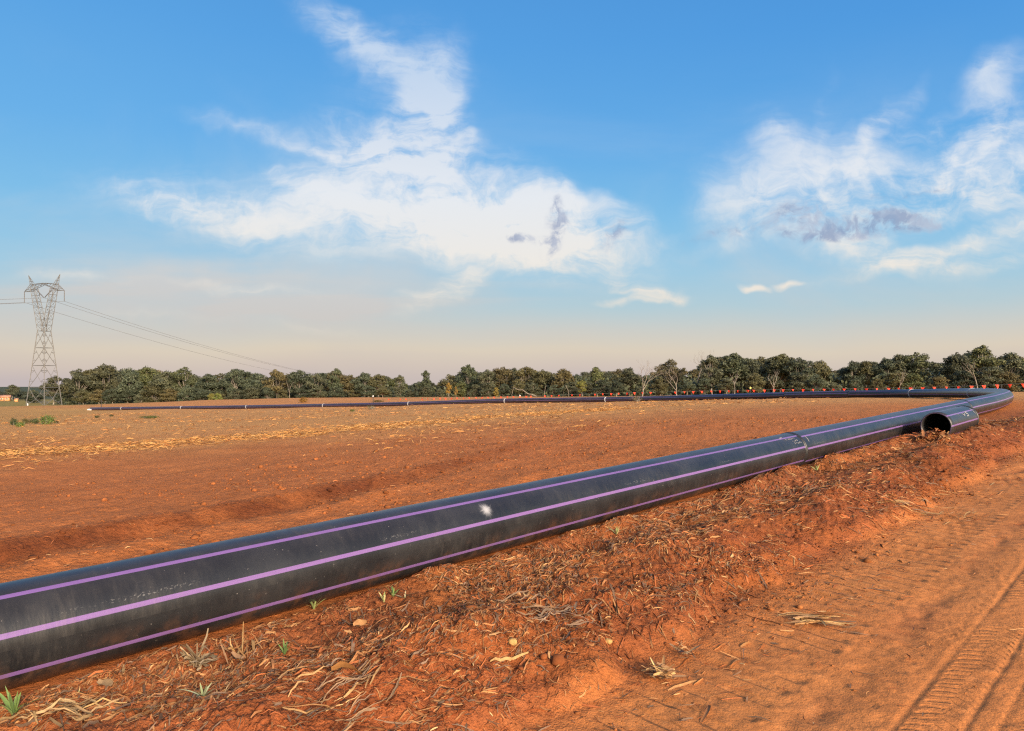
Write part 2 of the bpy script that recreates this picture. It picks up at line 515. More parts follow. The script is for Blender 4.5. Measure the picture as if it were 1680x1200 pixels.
def tube_geo(pts, radii, seg=6, cap=True):
    pts = np.asarray(pts, float); n = len(pts)
    radii = np.broadcast_to(np.asarray(radii, float), (n,))
    tg = np.gradient(pts, axis=0)
    tg /= np.linalg.norm(tg, axis=1)[:, None] + 1e-12
    ref = np.array([0, 0, 1.0]) if abs(tg[:, 2]).mean() < 0.8 else np.array([1.0, 0, 0])
    sx = np.cross(tg, ref); sx /= np.linalg.norm(sx, axis=1)[:, None] + 1e-12
    sy = np.cross(sx, tg)
    ph = np.arange(seg) / seg * 2 * math.pi
    V = (pts[:, None] + radii[:, None, None] * (np.cos(ph)[None, :, None] * sx[:, None] + np.sin(ph)[None, :, None] * sy[:, None])).reshape(-1, 3)
    i = np.arange(n - 1)[:, None] * seg; j = np.arange(seg)[None]; j2 = (j + 1) % seg
    Q = np.stack([i + j, i + j2, i + seg + j2, i + seg + j], -1).reshape(-1, 4)
    return V, Q


class MB:
    def __init__(s):
        s.v = []; s.q = []; s.n = 0

    def add(s, V, Q):
        s.v.append(V); s.q.append(np.asarray(Q) + s.n); s.n += len(V)
        return s

    def tube(s, pts, r, seg=6):
        return s.add(*tube_geo(pts, r, seg))

    def bar(s, p, q, w):
        p = np.asarray(p, float); q = np.asarray(q, float)
        return s.add(*tube_geo([p, q], w * 0.78, 4))

    def box(s, c, d_):
        c = np.asarray(c, float); hx, hy, hz = np.asarray(d_, float) / 2
        V = np.array([(sx * hx, sy * hy, sz * hz) for sz in (-1, 1) for sx, sy in ((-1, -1), (1, -1), (1, 1), (-1, 1))]) + c
        Q = [(0, 3, 2, 1), (4, 5, 6, 7), (0, 1, 5, 4), (1, 2, 6, 5), (2, 3, 7, 6), (3, 0, 4, 7)]
        return s.add(V, Q)

    def mesh(s, name, smooth=False, **k):
        tri = [q for q in s.q if q.shape[1] == 3]; quad = [q for q in s.q if q.shape[1] == 4]
        f = []
        if quad: f.append(np.vstack(quad))
        if tri: f.append(np.vstack(tri))
        return mesh_np(name, np.vstack(s.v), f, smooth, **k)


# ------------------------------------------------------------------ materials
def new_mat(name):
    m = bpy.data.materials.new(name)
    m.use_nodes = True
    return m, NT(m.node_tree)


def finish(T, base, rough=0.8, spec=0.3, normal=None, extra=None):
    ins = {'Base Color': base, 'Roughness': rough, 'Specular IOR Level': spec}
    if normal is not None:
        ins['Normal'] = normal
    if extra:
        ins.update(extra)
    b = T.n('ShaderNodeBsdfPrincipled', ins)
    T.n('ShaderNodeOutputMaterial', {0: b.outputs[0]})
    return b


def simple(name, color, rough=0.7, spec=0.3, var=0.15, scale=8.0):
    m, T = new_mat(name)
    tc = T.n('ShaderNodeTexCoord')
    nz = T.noise(tc.outputs['Object'], scale, 4, 0.6)
    f = T.math('MULTIPLY_ADD', T.math('SUBTRACT', nz.outputs[0], 0.5), var * 4, 1.0)
    c = T.mix(1.0, (*color, 1), T.n('ShaderNodeCombineColor', {0: f, 1: f, 2: f}).outputs[0], 'MULTIPLY')
    finish(T, c, rough, spec)
    return m


def soil_mat():
    m, T = new_mat('red_soil')
    at = T.n('ShaderNodeVertexColor', layer_name='col')
    gm = T.n('ShaderNodeNewGeometry')
    pos = gm.outputs['Position']
    n1 = T.noise(pos, 0.9, 6, 0.62)
    n2 = T.noise(pos, 9.0, 6, 0.65)
    n3 = T.noise(pos, 60.0, 4, 0.6)
    n4 = T.noise(pos, 0.07, 4, 0.55)
    f = T.math('ADD', T.math('MULTIPLY_ADD', T.math('SUBTRACT', n1.outputs[0], 0.5), 0.7, 1.0),
               T.math('ADD', T.math('MULTIPLY', T.math('SUBTRACT', n2.outputs[0], 0.5), 0.9), T.math('MULTIPLY', T.math('SUBTRACT', n3.outputs[0], 0.5), 0.7)))
    f = T.math('MULTIPLY', f, T.math('MULTIPLY_ADD', T.math('SUBTRACT', n4.outputs[0], 0.5), 0.35, 1.0))
    f = T.math('MULTIPLY_ADD', T.math('SUBTRACT', f, 1.0), T.math('MULTIPLY_ADD', at.outputs[1], 0.65, 0.35), 1.0)
    g = T.n('ShaderNodeCombineColor', {0: f, 1: f, 2: f}).outputs[0]
    c = T.mix(1.0, at.outputs[0], g, 'MULTIPLY')
    # dusty, paler crumbs
    dust = T.smooth(n2.outputs[0], 0.56, 0.72)
    c = T.mix(T.math('MULTIPLY', dust, 0.35), c, T.mix(1.0, c, (1.35, 1.5, 1.6), 'MULTIPLY'))
    h = T.math('ADD', T.math('MULTIPLY', n2.outputs[0], 0.04), T.math('MULTIPLY', n3.outputs[0], 0.020))
    vg = T.n('ShaderNodeTexVoronoi', {'Vector': pos, 'Scale': 70.0})
    h = T.math('ADD', h, T.math('MULTIPLY', vg.outputs['Distance'], -0.008))
    vo = T.n('ShaderNodeTexVoronoi', {'Vector': pos, 'Scale': 16.0})
    h = T.math('ADD', h, T.math('MULTIPLY', vo.outputs['Distance'], -0.02))
    # tyre and crawler prints pressed into the track, in metres along / across it
    off_ = T.n('ShaderNodeVectorMath', {0: pos, 1: (P0[0], P0[1], 0)}, operation='SUBTRACT').outputs[0]
    wv = T.noise(pos, 1.7, 3, 0.5)
    A_ = T.math('ADD', T.n('ShaderNodeVectorMath', {0: off_, 1: (AX[0], AX[1], 0)}, operation='DOT_PRODUCT').outputs['Value'], T.math('MULTIPLY', wv.outputs[0], 0.16))
    B_ = T.math('ADD', T.n('ShaderNodeVectorMath', {0: off_, 1: (NX[0], NX[1], 0)}, operation='DOT_PRODUCT').outputs['Value'], T.math('MULTIPLY', T.math('SUBTRACT', n1.outputs[0], 0.5), 0.10))
    prints = None
    wear = T.smooth(T.noise(pos, 1.1, 3, 0.55).outputs[0], 0.36, 0.56)
    for (bc, hw, per, slant, amp) in ((4.08, 0.13, 0.085, 0.55, 0.016), (4.44, 0.12, 0.07, -0.6, 0.014), (4.80, 0.14, 0.085, 0.5, 0.014), (5.62, 0.15, 0.085, 0.5, 0.016), (6.3, 0.15, 0.08, -0.5, 0.014), (2.95, 0.42, 0.215, 0.22, 0.036), (3.57, 0.22, 0.20, 0.45, 0.013)):
        db = T.math('SUBTRACT', B_, bc)
        ad = T.math('ABSOLUTE', db)
        inside = T.smooth(ad, hw, hw * 0.8)
        ph = T.math('FRACT', T.math('DIVIDE', T.math('ADD', A_, T.math('MULTIPLY', ad if hw < .18 else db, slant)), per))
        lug = T.math('MULTIPLY', T.smooth(ph, 0.10, 0.22), T.smooth(ph, 0.60, 0.46))
        e_ = T.math('MULTIPLY', T.math('MULTIPLY', lug, inside), -amp)
        prints = e_ if prints is None else T.math('ADD', prints, e_)
    prints = T.math('MULTIPLY', T.math('MULTIPLY', prints, wear), T.math('SUBTRACT', 1.0, at.outputs[1]))
    h = T.math('ADD', T.math('MULTIPLY', h, at.outputs[1]), prints)
    h = T.math('ADD', h, T.math('MULTIPLY', T.noise(pos, 130.0, 3, 0.6).outputs[0], 0.004))
    bp = T.n('ShaderNodeBump', {'Strength': 1.0, 'Distance': 0.7, 'Height': h})
    finish(T, c, 0.95, 0.12, bp.outputs[0])
    return m


def pipe_mat(name, scuffs=(), dusty=0.62):
    """Black plastic with coloured stripes laid in along the length; uv = (metres along, turn 0..1)."""
    m, T = new_mat(name)
    uv = T.n('ShaderNodeUVMap', uv_map='uv')
    sp = T.n('ShaderNodeSeparateXYZ', {0: uv.outputs[0]})
    U, V = sp.outputs[0], sp.outputs[1]
    fr = T.math('FRACT', T.math('MULTIPLY', V, 8.0))
    ds = T.math('ABSOLUTE', T.math('SUBTRACT', fr, 0.5))          # 0 at the middle of a stripe
    gm = T.n('ShaderNodeNewGeometry')
    wobn = T.noise(gm.outputs['Position'], 3.0, 2, 0.5)
    ds = T.math('ADD', ds, T.math('MULTIPLY', T.math('SUBTRACT', wobn.outputs[0], 0.5), 0.012))
    stripe = T.math('SUBTRACT', 1.0, T.smooth(ds, 0.058, 0.071))
    nz = T.noise(gm.outputs['Position'], 2.0, 5, 0.6)
    black = T.mix(T.smooth(nz.outputs[0], 0.35, 0.7), (0.012, 0.012, 0.014), (0.026, 0.026, 0.028))
    # dust rubbed round the barrel
    cu = T.n('ShaderNodeCombineXYZ', {0: T.math('MULTIPLY', U, 16.0), 1: T.math('MULTIPLY', V, 7.0), 2: 0.0}).outputs[0]
    st = T.noise(cu, 1.0, 5, 0.65)
    cu2 = T.n('ShaderNodeCombineXYZ', {0: T.math('MULTIPLY', U, 0.8), 1: T.math('MULTIPLY', V, 5.0), 2: 3.0}).outputs[0]
    st2 = T.noise(cu2, 1.0, 4, 0.6)
    dust = T.math('MULTIPLY', T.smooth(st.outputs[0], 0.42, 0.85), T.smooth(st2.outputs[0], 0.35, 0.72))
    black = T.mix(T.math('MULTIPLY', dust, dusty), black, (0.115, 0.095, 0.080))
    # fine scratches and specks
    cu3 = T.n('ShaderNodeCombineXYZ', {0: T.math('MULTIPLY', U, 3.0), 1: T.math('MULTIPLY', V, 130.0), 2: 0.0}).outputs[0]
    sc = T.noise(cu3, 1.0, 4, 0.7)
    black = T.mix(T.math('MULTIPLY', T.smooth(sc.outputs[0], 0.66, 0.74), 0.35), black, (0.10, 0.10, 0.105))
    spk = T.noise(gm.outputs['Position'], 48.0, 2, 0.5)
    black = T.mix(T.math('MULTIPLY', T.smooth(spk.outputs[0], 0.73, 0.79), 0.6), black, (0.30, 0.27, 0.25))
    pv = T.noise(gm.outputs['Position'], 1.5, 4, 0.6)
    purple = T.mix(pv.outputs[0], (0.165, 0.085, 0.270), (0.215, 0.120, 0.315))
    # a film of red soil low on the barrel and blotches of dried mud
    up = T.math('SINE', T.math('MULTIPLY', T.math('SUBTRACT', V, 0.5 / 8), 2 * math.pi))
    black = T.mix(T.math('MULTIPLY', T.smooth(up, 0.15, 0.95), T.math('MULTIPLY_ADD', st2.outputs[0], 0.4, 0.0)), black, (0.105, 0.095, 0.09))
    mudn = T.noise(gm.outputs['Position'], 5.0, 6, 0.65)
    mud = T.math('MULTIPLY', T.smooth(mudn.outputs[0], 0.47, 0.68), T.smooth(up, -0.25, -0.9))
    black = T.mix(T.math('MULTIPLY', mud, 0.4), black, (0.17, 0.075, 0.038))
    purple = T.mix(T.math('MULTIPLY', mud, 0.35), purple, (0.17, 0.075, 0.038))
    # worn printed line between two stripes
    cu4 = T.n('ShaderNodeCombineXYZ', {0: T.math('MULTIPLY', U, 55.0), 1: T.math('MULTIPLY', V, 150.0), 2: 0.0}).outputs[0]
    ptn = T.noise(cu4, 1.0, 2, 0.5)
    rown = T.noise(T.n('ShaderNodeCombineXYZ', {0: T.math('MULTIPLY', U, 0.9), 1: 0.0, 2: 7.0}).outputs[0], 1.0, 2, 0.5)
    row = T.math('MULTIPLY', T.smooth(T.math('ABSOLUTE', T.math('SUBTRACT', T.math('FRACT', T.math('MULTIPLY', V, 2.0)), 0.185)), 0.016, 0.012), T.smooth(rown.outputs[0], 0.52, 0.62))
    black = T.mix(T.math('MULTIPLY', T.math('MULTIPLY', row, T.smooth(ptn.outputs[0], 0.56, 0.62)), 0.30), black, (0.32, 0.31, 0.30))
    purple = T.mix(T.math('MULTIPLY', dust, 0.35), purple, (0.22, 0.17, 0.18))
    purple = T.mix(T.math('MULTIPLY', T.smooth(sc.outputs[0], 0.5, 0.72), 0.35), purple, (0.12, 0.08, 0.15))
    c = T.mix(stripe, black, purple)
    rough = T.math('MULTIPLY_ADD', dust, 0.28, 0.34)
    for (us, vs, rad) in scuffs:                                   # white chalky knock
        du = T.math('SUBTRACT', U, us); dv = T.math('MULTIPLY', T.math('SUBTRACT', V, vs), 2 * math.pi * PR)
        rr = T.math('SQRT', T.math('ADD', T.math('MULTIPLY', du, du), T.math('MULTIPLY', dv, dv)))
        an = T.math('ARCTAN2', dv, du)
        pol = T.n('ShaderNodeCombineXYZ', {0: T.math('COSINE', an), 1: T.math('SINE', an), 2: T.math('MULTIPLY', rr, 3.0)}).outputs[0]
        ray = T.noise(pol, 4.5, 4, 0.6)
        k = T.math('MULTIPLY', T.math('DIVIDE', rr, rad), T.math('MULTIPLY_ADD', ray.outputs[0], 2.4, 0.25))
        msk = T.math('SUBTRACT', 1.0, T.smooth(k, 0.08, 1.15))
        msk = T.math('POWER', msk, 1.8)
        c = T.mix(msk, c, (0.36, 0.36, 0.38))
    bp = T.n('ShaderNodeBump', {'Strength': 0.12, 'Distance': 0.02, 'Height': st.outputs[0]})
    finish(T, c, rough, 0.5, bp.outputs[0])
    return m


def leaf_mat(name, trans=0.15, var=0.25, rough=0.75):
    m, T = new_mat(name)
    at = T.n('ShaderNodeVertexColor', layer_name='col')
    gm = T.n('ShaderNodeNewGeometry')
    nz = T.noise(gm.outputs['Position'], 35.0, 3, 0.6)
    f = T.math('MULTIPLY_ADD', T.math('SUBTRACT', nz.outputs[0], 0.5), var * 4, 1.0)
    c = T.mix(1.0, at.outputs[0], T.n('ShaderNodeCombineColor', {0: f, 1: f, 2: f}).outputs[0], 'MULTIPLY')
    finish(T, c, rough, 0.2)
    return m


def crown_mat(name, dark, lite):
    m, T = new_mat(name)
    oi = T.n('ShaderNodeObjectInfo')
    tc = T.n('ShaderNodeTexCoord')
    nz = T.noise(tc.outputs['Object'], 0.55, 3, 0.6)
    nf = T.noise(tc.outputs['Object'], 3.0, 2, 0.6)
    k = T.math('ADD', T.math('MULTIPLY', nz.outputs[0], 0.7), T.math('MULTIPLY', nf.outputs[0], 0.5))
    c = T.mix(T.smooth(k, 0.35, 0.85), (*dark, 1), (*lite, 1))
    c = T.mix(1.0, c, oi.outputs['Color'], 'MULTIPLY')
    finish(T, c, 0.6, 0.25)
    return m


def bark_mat(name, a, b_):
    m, T = new_mat(name)
    tc = T.n('ShaderNodeTexCoord')
    nz = T.noise(T.n('ShaderNodeMapping', {'Vector': tc.outputs['Object'], 'Scale': (3, 3, .6)}).outputs[0], 1.5, 4, 0.6)
    finish(T, T.mix(T.smooth(nz.outputs[0], .35, .65), (*a, 1), (*b_, 1)), 0.85, 0.15)
    return m


M_SOIL = soil_mat()
M_LEAF = leaf_mat('dry_leaf')
M_GREEN = leaf_mat('green_blade', var=0.12)
M_CLOD = leaf_mat('soil_clod', var=0.22, rough=0.95)
M_CROWN = crown_mat('gum_foliage', (0.046, 0.054, 0.032), (0.125, 0.126, 0.072))
M_BARK = bark_mat('gum_bark', (0.16, 0.13, 0.10), (0.34, 0.30, 0.25))
M_DEAD = bark_mat('bleached_wood', (0.20, 0.17, 0.14), (0.32, 0.28, 0.235))
M_SHRUB = crown_mat('shrub_foliage', (0.05, 0.07, 0.025), (0.12, 0.14, 0.05))
M_STEEL = simple('galvanised_steel', (0.145, 0.14, 0.135), 0.5, 0.4, 0.08, 1.0)
M_WIRE = simple('conductor_wire', (0.20, 0.20, 0.20), 0.6, 0.4, 0.05)
M_INSUL = simple('insulator', (0.10, 0.09, 0.085), 0.4, 0.5, 0.1)
M_ROPE = simple('pale_rope', (0.24, 0.26, 0.20), 0.8, 0.2)
M_FLAG = simple('orange_flag', (0.86, 0.05, 0.015), 0.6, 0.3, 0.10, 3.0)
M_POST = simple('dark_steel_post', (0.05, 0.045, 0.04), 0.7, 0.3)
M_YELLOW = simple('yellow_cap', (0.75, 0.62, 0.18), 0.6)
M_WHITE = simple('white_plastic', (0.72, 0.70, 0.66), 0.6)
M_CHALK = simple('white_marker', (0.26, 0.26, 0.27), 0.9, 0.1, 0.4, 30.0)
M_STONE = simple('yellow_stone', (0.42, 0.26, 0.095), 0.85, 0.15, 0.25, 40.0)
M_BEAD = simple('weld_bead', (0.018, 0.018, 0.020), 0.4, 0.5, 0.2, 12.0)
M_TAPE = simple('pale_joint_tape', (0.46, 0.46, 0.48), 0.6, 0.3, 0.1)
M_PIPE = pipe_mat('striped_black_pipe')
M_HOUSE = simple('orange_render', (0.66, 0.33, 0.14), 0.8)
M_ROOF = simple('roof_sheet', (0.38, 0.20, 0.13), 0.7)
M_GLASS = simple('dark_window', (0.03, 0.03, 0.035), 0.2, 0.5)

# ------------------------------------------------------------------ ground: one sheet to the horizon
c_red = np.array([0.46, 0.150, 0.045]); c_dark = np.array([0.145, 0.040, 0.015]); c_road = np.array([0.52, 0.194, 0.060])
c_tan = np.array([0.53, 0.255, 0.086]); c_olive = np.array([0.43, 0.245, 0.078]); c_grass = np.array([0.27, 0.20, 0.06]); c_straw = np.array([0.52, 0.26, 0.085])
c_verge = np.array([0.30, 0.095, 0.034])
STRAW_LINE = np.array([px_ground(px, py) for px, py in ((-200, 762), (0, 746), (210, 733), (420, 719), (630, 700), (840, 683), (1000, 672))])


def line_dist(x, y, L):
    best = np.full(np.shape(x), 1e9)
    for p, q in zip(L[:-1], L[1:]):
        dv = q - p; l2 = dv @ dv
        t = np.clip(((x - p[0]) * dv[0] + (y - p[1]) * dv[1]) / l2, 0, 1)
        best = np.minimum(best, np.hypot(x - p[0] - t * dv[0], y - p[1] - t * dv[1]))
    return best


def soil_color(x, y):
    a, b = to_ab(x, y)
    r = np.hypot(x, y)
    along = sstep(a, -14, -8) * (1 - sstep(a, 24, 34))
    road = sstep(b, 2.25, 2.9) * along * (1 - sstep(b, 14, 20))
    verge = sstep(b, 0.0, 0.3) * along * (1 - road)
    n = fbm(x, y, 0.25, 3, 201)
    far = sstep(y - 0.35 * (x + 10) + 5 * n, 13, 42)
    col = c_red[None] * (1 - far[:, None]) + c_tan[None] * far[:, None]
    # olive, weedy ground at the left
    ol = sstep(-x - 0.42 * y + 10 * n, 6, 22) * sstep(y, 34, 55)
    col = col * (1 - ol[:, None]) + (c_olive * 0.6 + c_tan * 0.4) * ol[:, None]
    gr = sstep(y, 185, 200) * sstep(-x, 60, 110)
    col = col * (1 - gr[:, None]) + c_grass * gr[:, None]
    fw = sstep(r, 440, 560)
    col = col * (1 - fw[:, None]) + np.array([0.07, 0.08, 0.045]) * fw[:, None]
    # bare orange rise beyond the far pipe
    og = sstep(y + 0.72 * x, 92, 104) * (1 - gr) * sstep(-x, -40, 30)
    col = col * (1 - 0.6 * og[:, None]) + np.array([0.50, 0.20, 0.07]) * 0.6 * og[:, None]
    sd = line_dist(x, y, STRAW_LINE)
    wide = np.exp(-(sd / (2.5 + 0.07 * y)) ** 2) * np.clip(0.5 + 1.3 * fbm(x, y, 0.4, 4, 213), 0, 1)
    col = col * (1 - 0.55 * wide[:, None]) + np.array([0.56, 0.30, 0.10]) * 0.55 * wide[:, None]
    stw = np.exp(-(sd / (0.55 + 0.018 * y)) ** 2) * np.clip(0.45 + 1.2 * fbm(x, y, 1.2, 3, 203), 0, 1)
    col = col * (1 - 0.8 * stw[:, None]) + c_straw * 0.8 * stw[:, None]
    # furrow bank: freshly turned, darker soil
    bf = np.interp(a, FUR[:, 0], FUR[:, 1]) + 0.22 * vnoise(a * 0.8, a * 0, 41) + 0.08 * vnoise(a * 3.1, a * 0, 43)
    q = b - bf
    onf = sstep(a, -14, -9) * (1 - sstep(a, 18, 30))
    fb = onf * np.exp(-((q - 0.14) / 0.30) ** 2) * np.clip(.8 + .9 * fbm(x, y, 1.2, 3, 215), .2, 1) * (1 - .6 * sstep(a, 6, 14))
    col = col * (1 - 0.9 * fb[:, None]) + c_dark * 0.9 * fb[:, None]
    vc = c_verge * (1 - sstep(fbm(x, y, 0.8, 3, 205), -0.2, 0.3)[:, None]) + c_red * .74 * sstep(fbm(x, y, 0.8, 3, 205), -0.2, 0.3)[:, None]
    col = col * (1 - verge[:, None]) + vc * verge[:, None]
    turned = verge * np.exp(-((b - 1.9) / 0.5) ** 2)
    col = col * (1 - 0.5 * turned[:, None]) + np.array([0.27, 0.07, 0.022]) * 0.5 * turned[:, None]
    rc = c_road * (1 + 0.14 * fbm(x, y, 0.5, 3, 207)[:, None])
    rd2 = sstep(fbm(x, y, 0.55, 3, 209) + 0.12 * sstep(b, 4.6, 5.4), 0.12, 0.4)
    rc = rc * (1 - 0.22 * rd2[:, None]) + c_red * 0.22 * rd2[:, None]
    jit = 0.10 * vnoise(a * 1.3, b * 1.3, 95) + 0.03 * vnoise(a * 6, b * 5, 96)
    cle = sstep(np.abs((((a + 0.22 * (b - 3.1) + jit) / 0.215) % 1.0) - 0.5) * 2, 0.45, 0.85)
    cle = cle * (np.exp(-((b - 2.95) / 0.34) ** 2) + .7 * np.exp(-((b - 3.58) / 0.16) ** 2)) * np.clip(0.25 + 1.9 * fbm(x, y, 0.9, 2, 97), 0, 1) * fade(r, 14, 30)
    rc = rc * (1 - 0.55 * cle[:, None]) + np.array([0.22, 0.066, 0.028]) * 0.55 * cle[:, None]  # shadow inside the cleat prints, put into the soil colour
    row_shade = np.exp(-((b - 3.56) / 0.14) ** 2) * np.clip(0.4 + 1.6 * fbm(x, y, 1.2, 3, 211), 0, 1)
    rc = rc * (1 - 0.3 * row_shade[:, None]) + np.array([0.20, 0.065, 0.032]) * 0.3 * row_shade[:, None]  # outer cleat row darkened in patches, its shade painted into the colour
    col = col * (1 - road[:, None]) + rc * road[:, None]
    return np.clip(col, 0.01, 0.9)


def build_ground():
    th = np.concatenate([np.linspace(-180, -46, 44, endpoint=False), np.linspace(-46, 46, 960, endpoint=False), np.linspace(46, 180, 44)]) * math.pi / 180
    rs = list(np.linspace(0.3, 2.7, 22))
    r = 2.8
    while r < 60:
        rs.append(r); r += min(0.00078 * r * r, 0.021 * r)
    while r < 600:
        rs.append(r); r *= 1.028
    while r < 3500:
        rs.append(r); r *= 1.12
    rs = np.array(rs)
    RR, TT = np.meshgrid(rs, th, indexing='ij')
    x = (RR * np.sin(TT)).ravel(); y = (RR * np.cos(TT)).ravel()
    z = ground_h(x, y)
    a, b = to_ab(x, y)
    rough = 1 - .72 * sstep(b, 2.3, 2.9) * sstep(a, -14, -8) * (1 - sstep(a, 24, 34)) * (1 - sstep(b, 14, 20))
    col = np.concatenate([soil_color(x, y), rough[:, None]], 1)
    nr, nt = len(rs), len(th)
    i = np.arange(nr - 1)[:, None] * nt; j = np.arange(nt - 1)[None]
    Q = np.stack([i + j, i + nt + j, i + nt + j + 1, i + j + 1], -1).reshape(-1, 4)
    c = len(x)
    x = np.append(x, 0); y = np.append(y, 0); z = np.append(z, ground_h(np.array([0.]), np.array([0.]))[0])
    col = np.vstack([col, col[:1]])
    tri = np.stack([np.arange(nt - 1), np.arange(1, nt), np.full(nt - 1, c)], 1)
    Q = Q[:, ::-1]
    me = mesh_np('ground', np.stack([x, y, z], 1), [Q, tri], True, color=col)
    o = obj('ground', me, M_SOIL)
    tag(o, 'bare red soil of the field, verge and dirt track', 'ground', kind='structure')
    return len(Q) * 2


NG = build_ground()
print('ground tris', NG)


# ------------------------------------------------------------------ the pipeline
def pipe_frames(ss):
    P = np.array([path_at(s) for s in ss])
    Tn = np.array([path_at(s + .2) - path_at(s - .2) for s in ss])
    Tn /= np.linalg.norm(Tn, axis=1)[:, None]
    RT = np.cross(Tn, np.array([0, 0, 1.0])); RT /= np.linalg.norm(RT, axis=1)[:, None]
    UPv = np.cross(RT, Tn)
    return P, Tn, RT, UPv


def pipe_section(name, s0, s1, seg, step, turn, mat, parent, radius=PR, wall=None, frames=pipe_frames):
    n = max(2, int((s1 - s0) / step) + 1)
    ss = np.linspace(s0, s1, n)
    P, Tn, RT, UPv = frames(ss)
    ph = np.linspace(0, 2 * math.pi, seg + 1)
    V = P[:, None] + radius * (np.cos(ph)[None, :, None] * RT[:, None] + np.sin(ph)[None, :, None] * UPv[:, None])
    uv = np.stack(np.broadcast_arrays(ss[:, None], (ph[None] - R(turn)) / (2 * math.pi) + 0.5 / 8), -1).reshape(-1, 2)
    m = seg + 1
    i = np.arange(n - 1)[:, None] * m; j = np.arange(seg)[None]
    Q = np.stack([i + j, i + m + j, i + m + j + 1, i + j + 1], -1).reshape(-1, 4)
    V = V.reshape(-1, 3)
    if wall:
        ri = radius - wall
        Vi = (P[:, None] + ri * (np.cos(ph)[None, :, None] * RT[:, None] + np.sin(ph)[None, :, None] * UPv[:, None])).reshape(-1, 3)
        o_ = len(V)
        Qi = Q[:, ::-1] + o_
        e0 = np.stack([np.arange(seg), np.arange(1, seg + 1), o_ + np.arange(1, seg + 1), o_ + np.arange(seg)], 1)
        k = (n - 1) * m
        e1 = np.stack([k + np.arange(seg), o_ + k + np.arange(seg), o_ + k + np.arange(1, seg + 1), k + np.arange(1, seg + 1)], 1)
        V = np.vstack([V, Vi]); Q = np.vstack([Q, Qi, e0, e1]); uv = np.vstack([uv, np.full((len(Vi), 2), 1.0 / 8 + 0.001) + np.array([[0, 0]])])
    me = mesh_np(name, V, Q, True, uv=uv)
    me.materials.append(mat)
    return obj(name, me, None, parent)


def ring_geo(s, prof, seg, frames=pipe_frames):
    """prof: list of (ds, radius)"""
    ss = np.array([s + p[0] for p in prof]); rr = np.array([p[1] for p in prof])
    P, Tn, RT, UPv = frames(ss)
    ph = np.arange(seg) / seg * 2 * math.pi
    V = (P[:, None] + rr[:, None, None] * (np.cos(ph)[None, :, None] * RT[:, None] + np.sin(ph)[None, :, None] * UPv[:, None])).reshape(-1, 3)
    n = len(prof)
    i = np.arange(n - 1)[:, None] * seg; j = np.arange(seg)[None]; j2 = (j + 1) % seg
    return V, np.stack([i + j, i + seg + j, i + seg + j2, i + j2], -1).reshape(-1, 4)


pipeline = empty('pipeline', (0, 0, 0))
tag(pipeline, 'long black plastic pipeline with purple stripes snaking across the red field', 'pipe')


def s_at_px(px, lo, hi):
    ss = np.linspace(lo, hi, 4000)
    pp = np.array([path_at(s) for s in ss])
    return ss[np.argmin(np.abs(840 + F * pp[:, 0] / pp[:, 1] - px))]


S_END = PS[-1]
bend_lo = S0 + 22 * 1.343
s_far0 = PS[np.argmax(PATH[:, 1] > 45)]
j_near = [s_at_px(1295, S0, S0 + 20), s_at_px(1577, S0 + 15, S0 + 30)]
j_far = [s_at_px(p, s_far0, S_END) for p in (1597, 1497, 1395, 1290, 1190, 1090, 994, 829, 671, 531, 405, 298, 200)]
joints = [0.02] + j_near + sorted(j_far) + [S_END - 0.02]
turns = [15.6, 8.0, 14.0] + [random.uniform(0, 45) for _ in range(20)]
near_scuff_s = s_at_px(766, S0, S0 + 15)
M_PIPE1 = pipe_mat('striped_black_pipe_scuffed', [(near_scuff_s + 0.02, (38 - 15.6) / 360 + 0.5 / 8, 0.125)], 0.34)
for i, (sa, sb) in enumerate(zip(joints[:-1], joints[1:])):
    nearp = i < 3
    o = pipe_section('pipe_section', sa, sb, 96 if nearp else 40, 0.25 if nearp else 0.5, turns[i], M_PIPE1 if i == 0 else M_PIPE, pipeline,
                     wall=0.035 if i == len(joints) - 2 else None)
    if i == 0:
        o['label'] = 'nearest pipe length with a white chalky scuff'
for i, s in enumerate(joints[1:-1]):
    if i < 2 or 3 < i < 8:
        mb = MB()
        for c0 in (-0.026, 0.026):
            mb.add(*ring_geo(s, [(c0 - .026, PR - .004), (c0 - .020, PR + .005), (c0 - .008, PR + .010), (c0 + .008, PR + .010), (c0 + .020, PR + .005), (c0 + .026, PR - .004)], 96))
        obj('weld_bead', mb.mesh('weld_bead', True), M_BEAD, pipeline)
    else:
        w_ = 0.05 if i < 8 else 0.15
        V_, Q_ = ring_geo(s, [(-w_ / 2, PR - .01), (-w_ / 2, PR + .022), (w_ / 2, PR + .022), (w_ / 2, PR - .01)], 32)
        obj('joint_ring', mesh_np('joint_ring', V_, Q_), M_TAPE, pipeline)


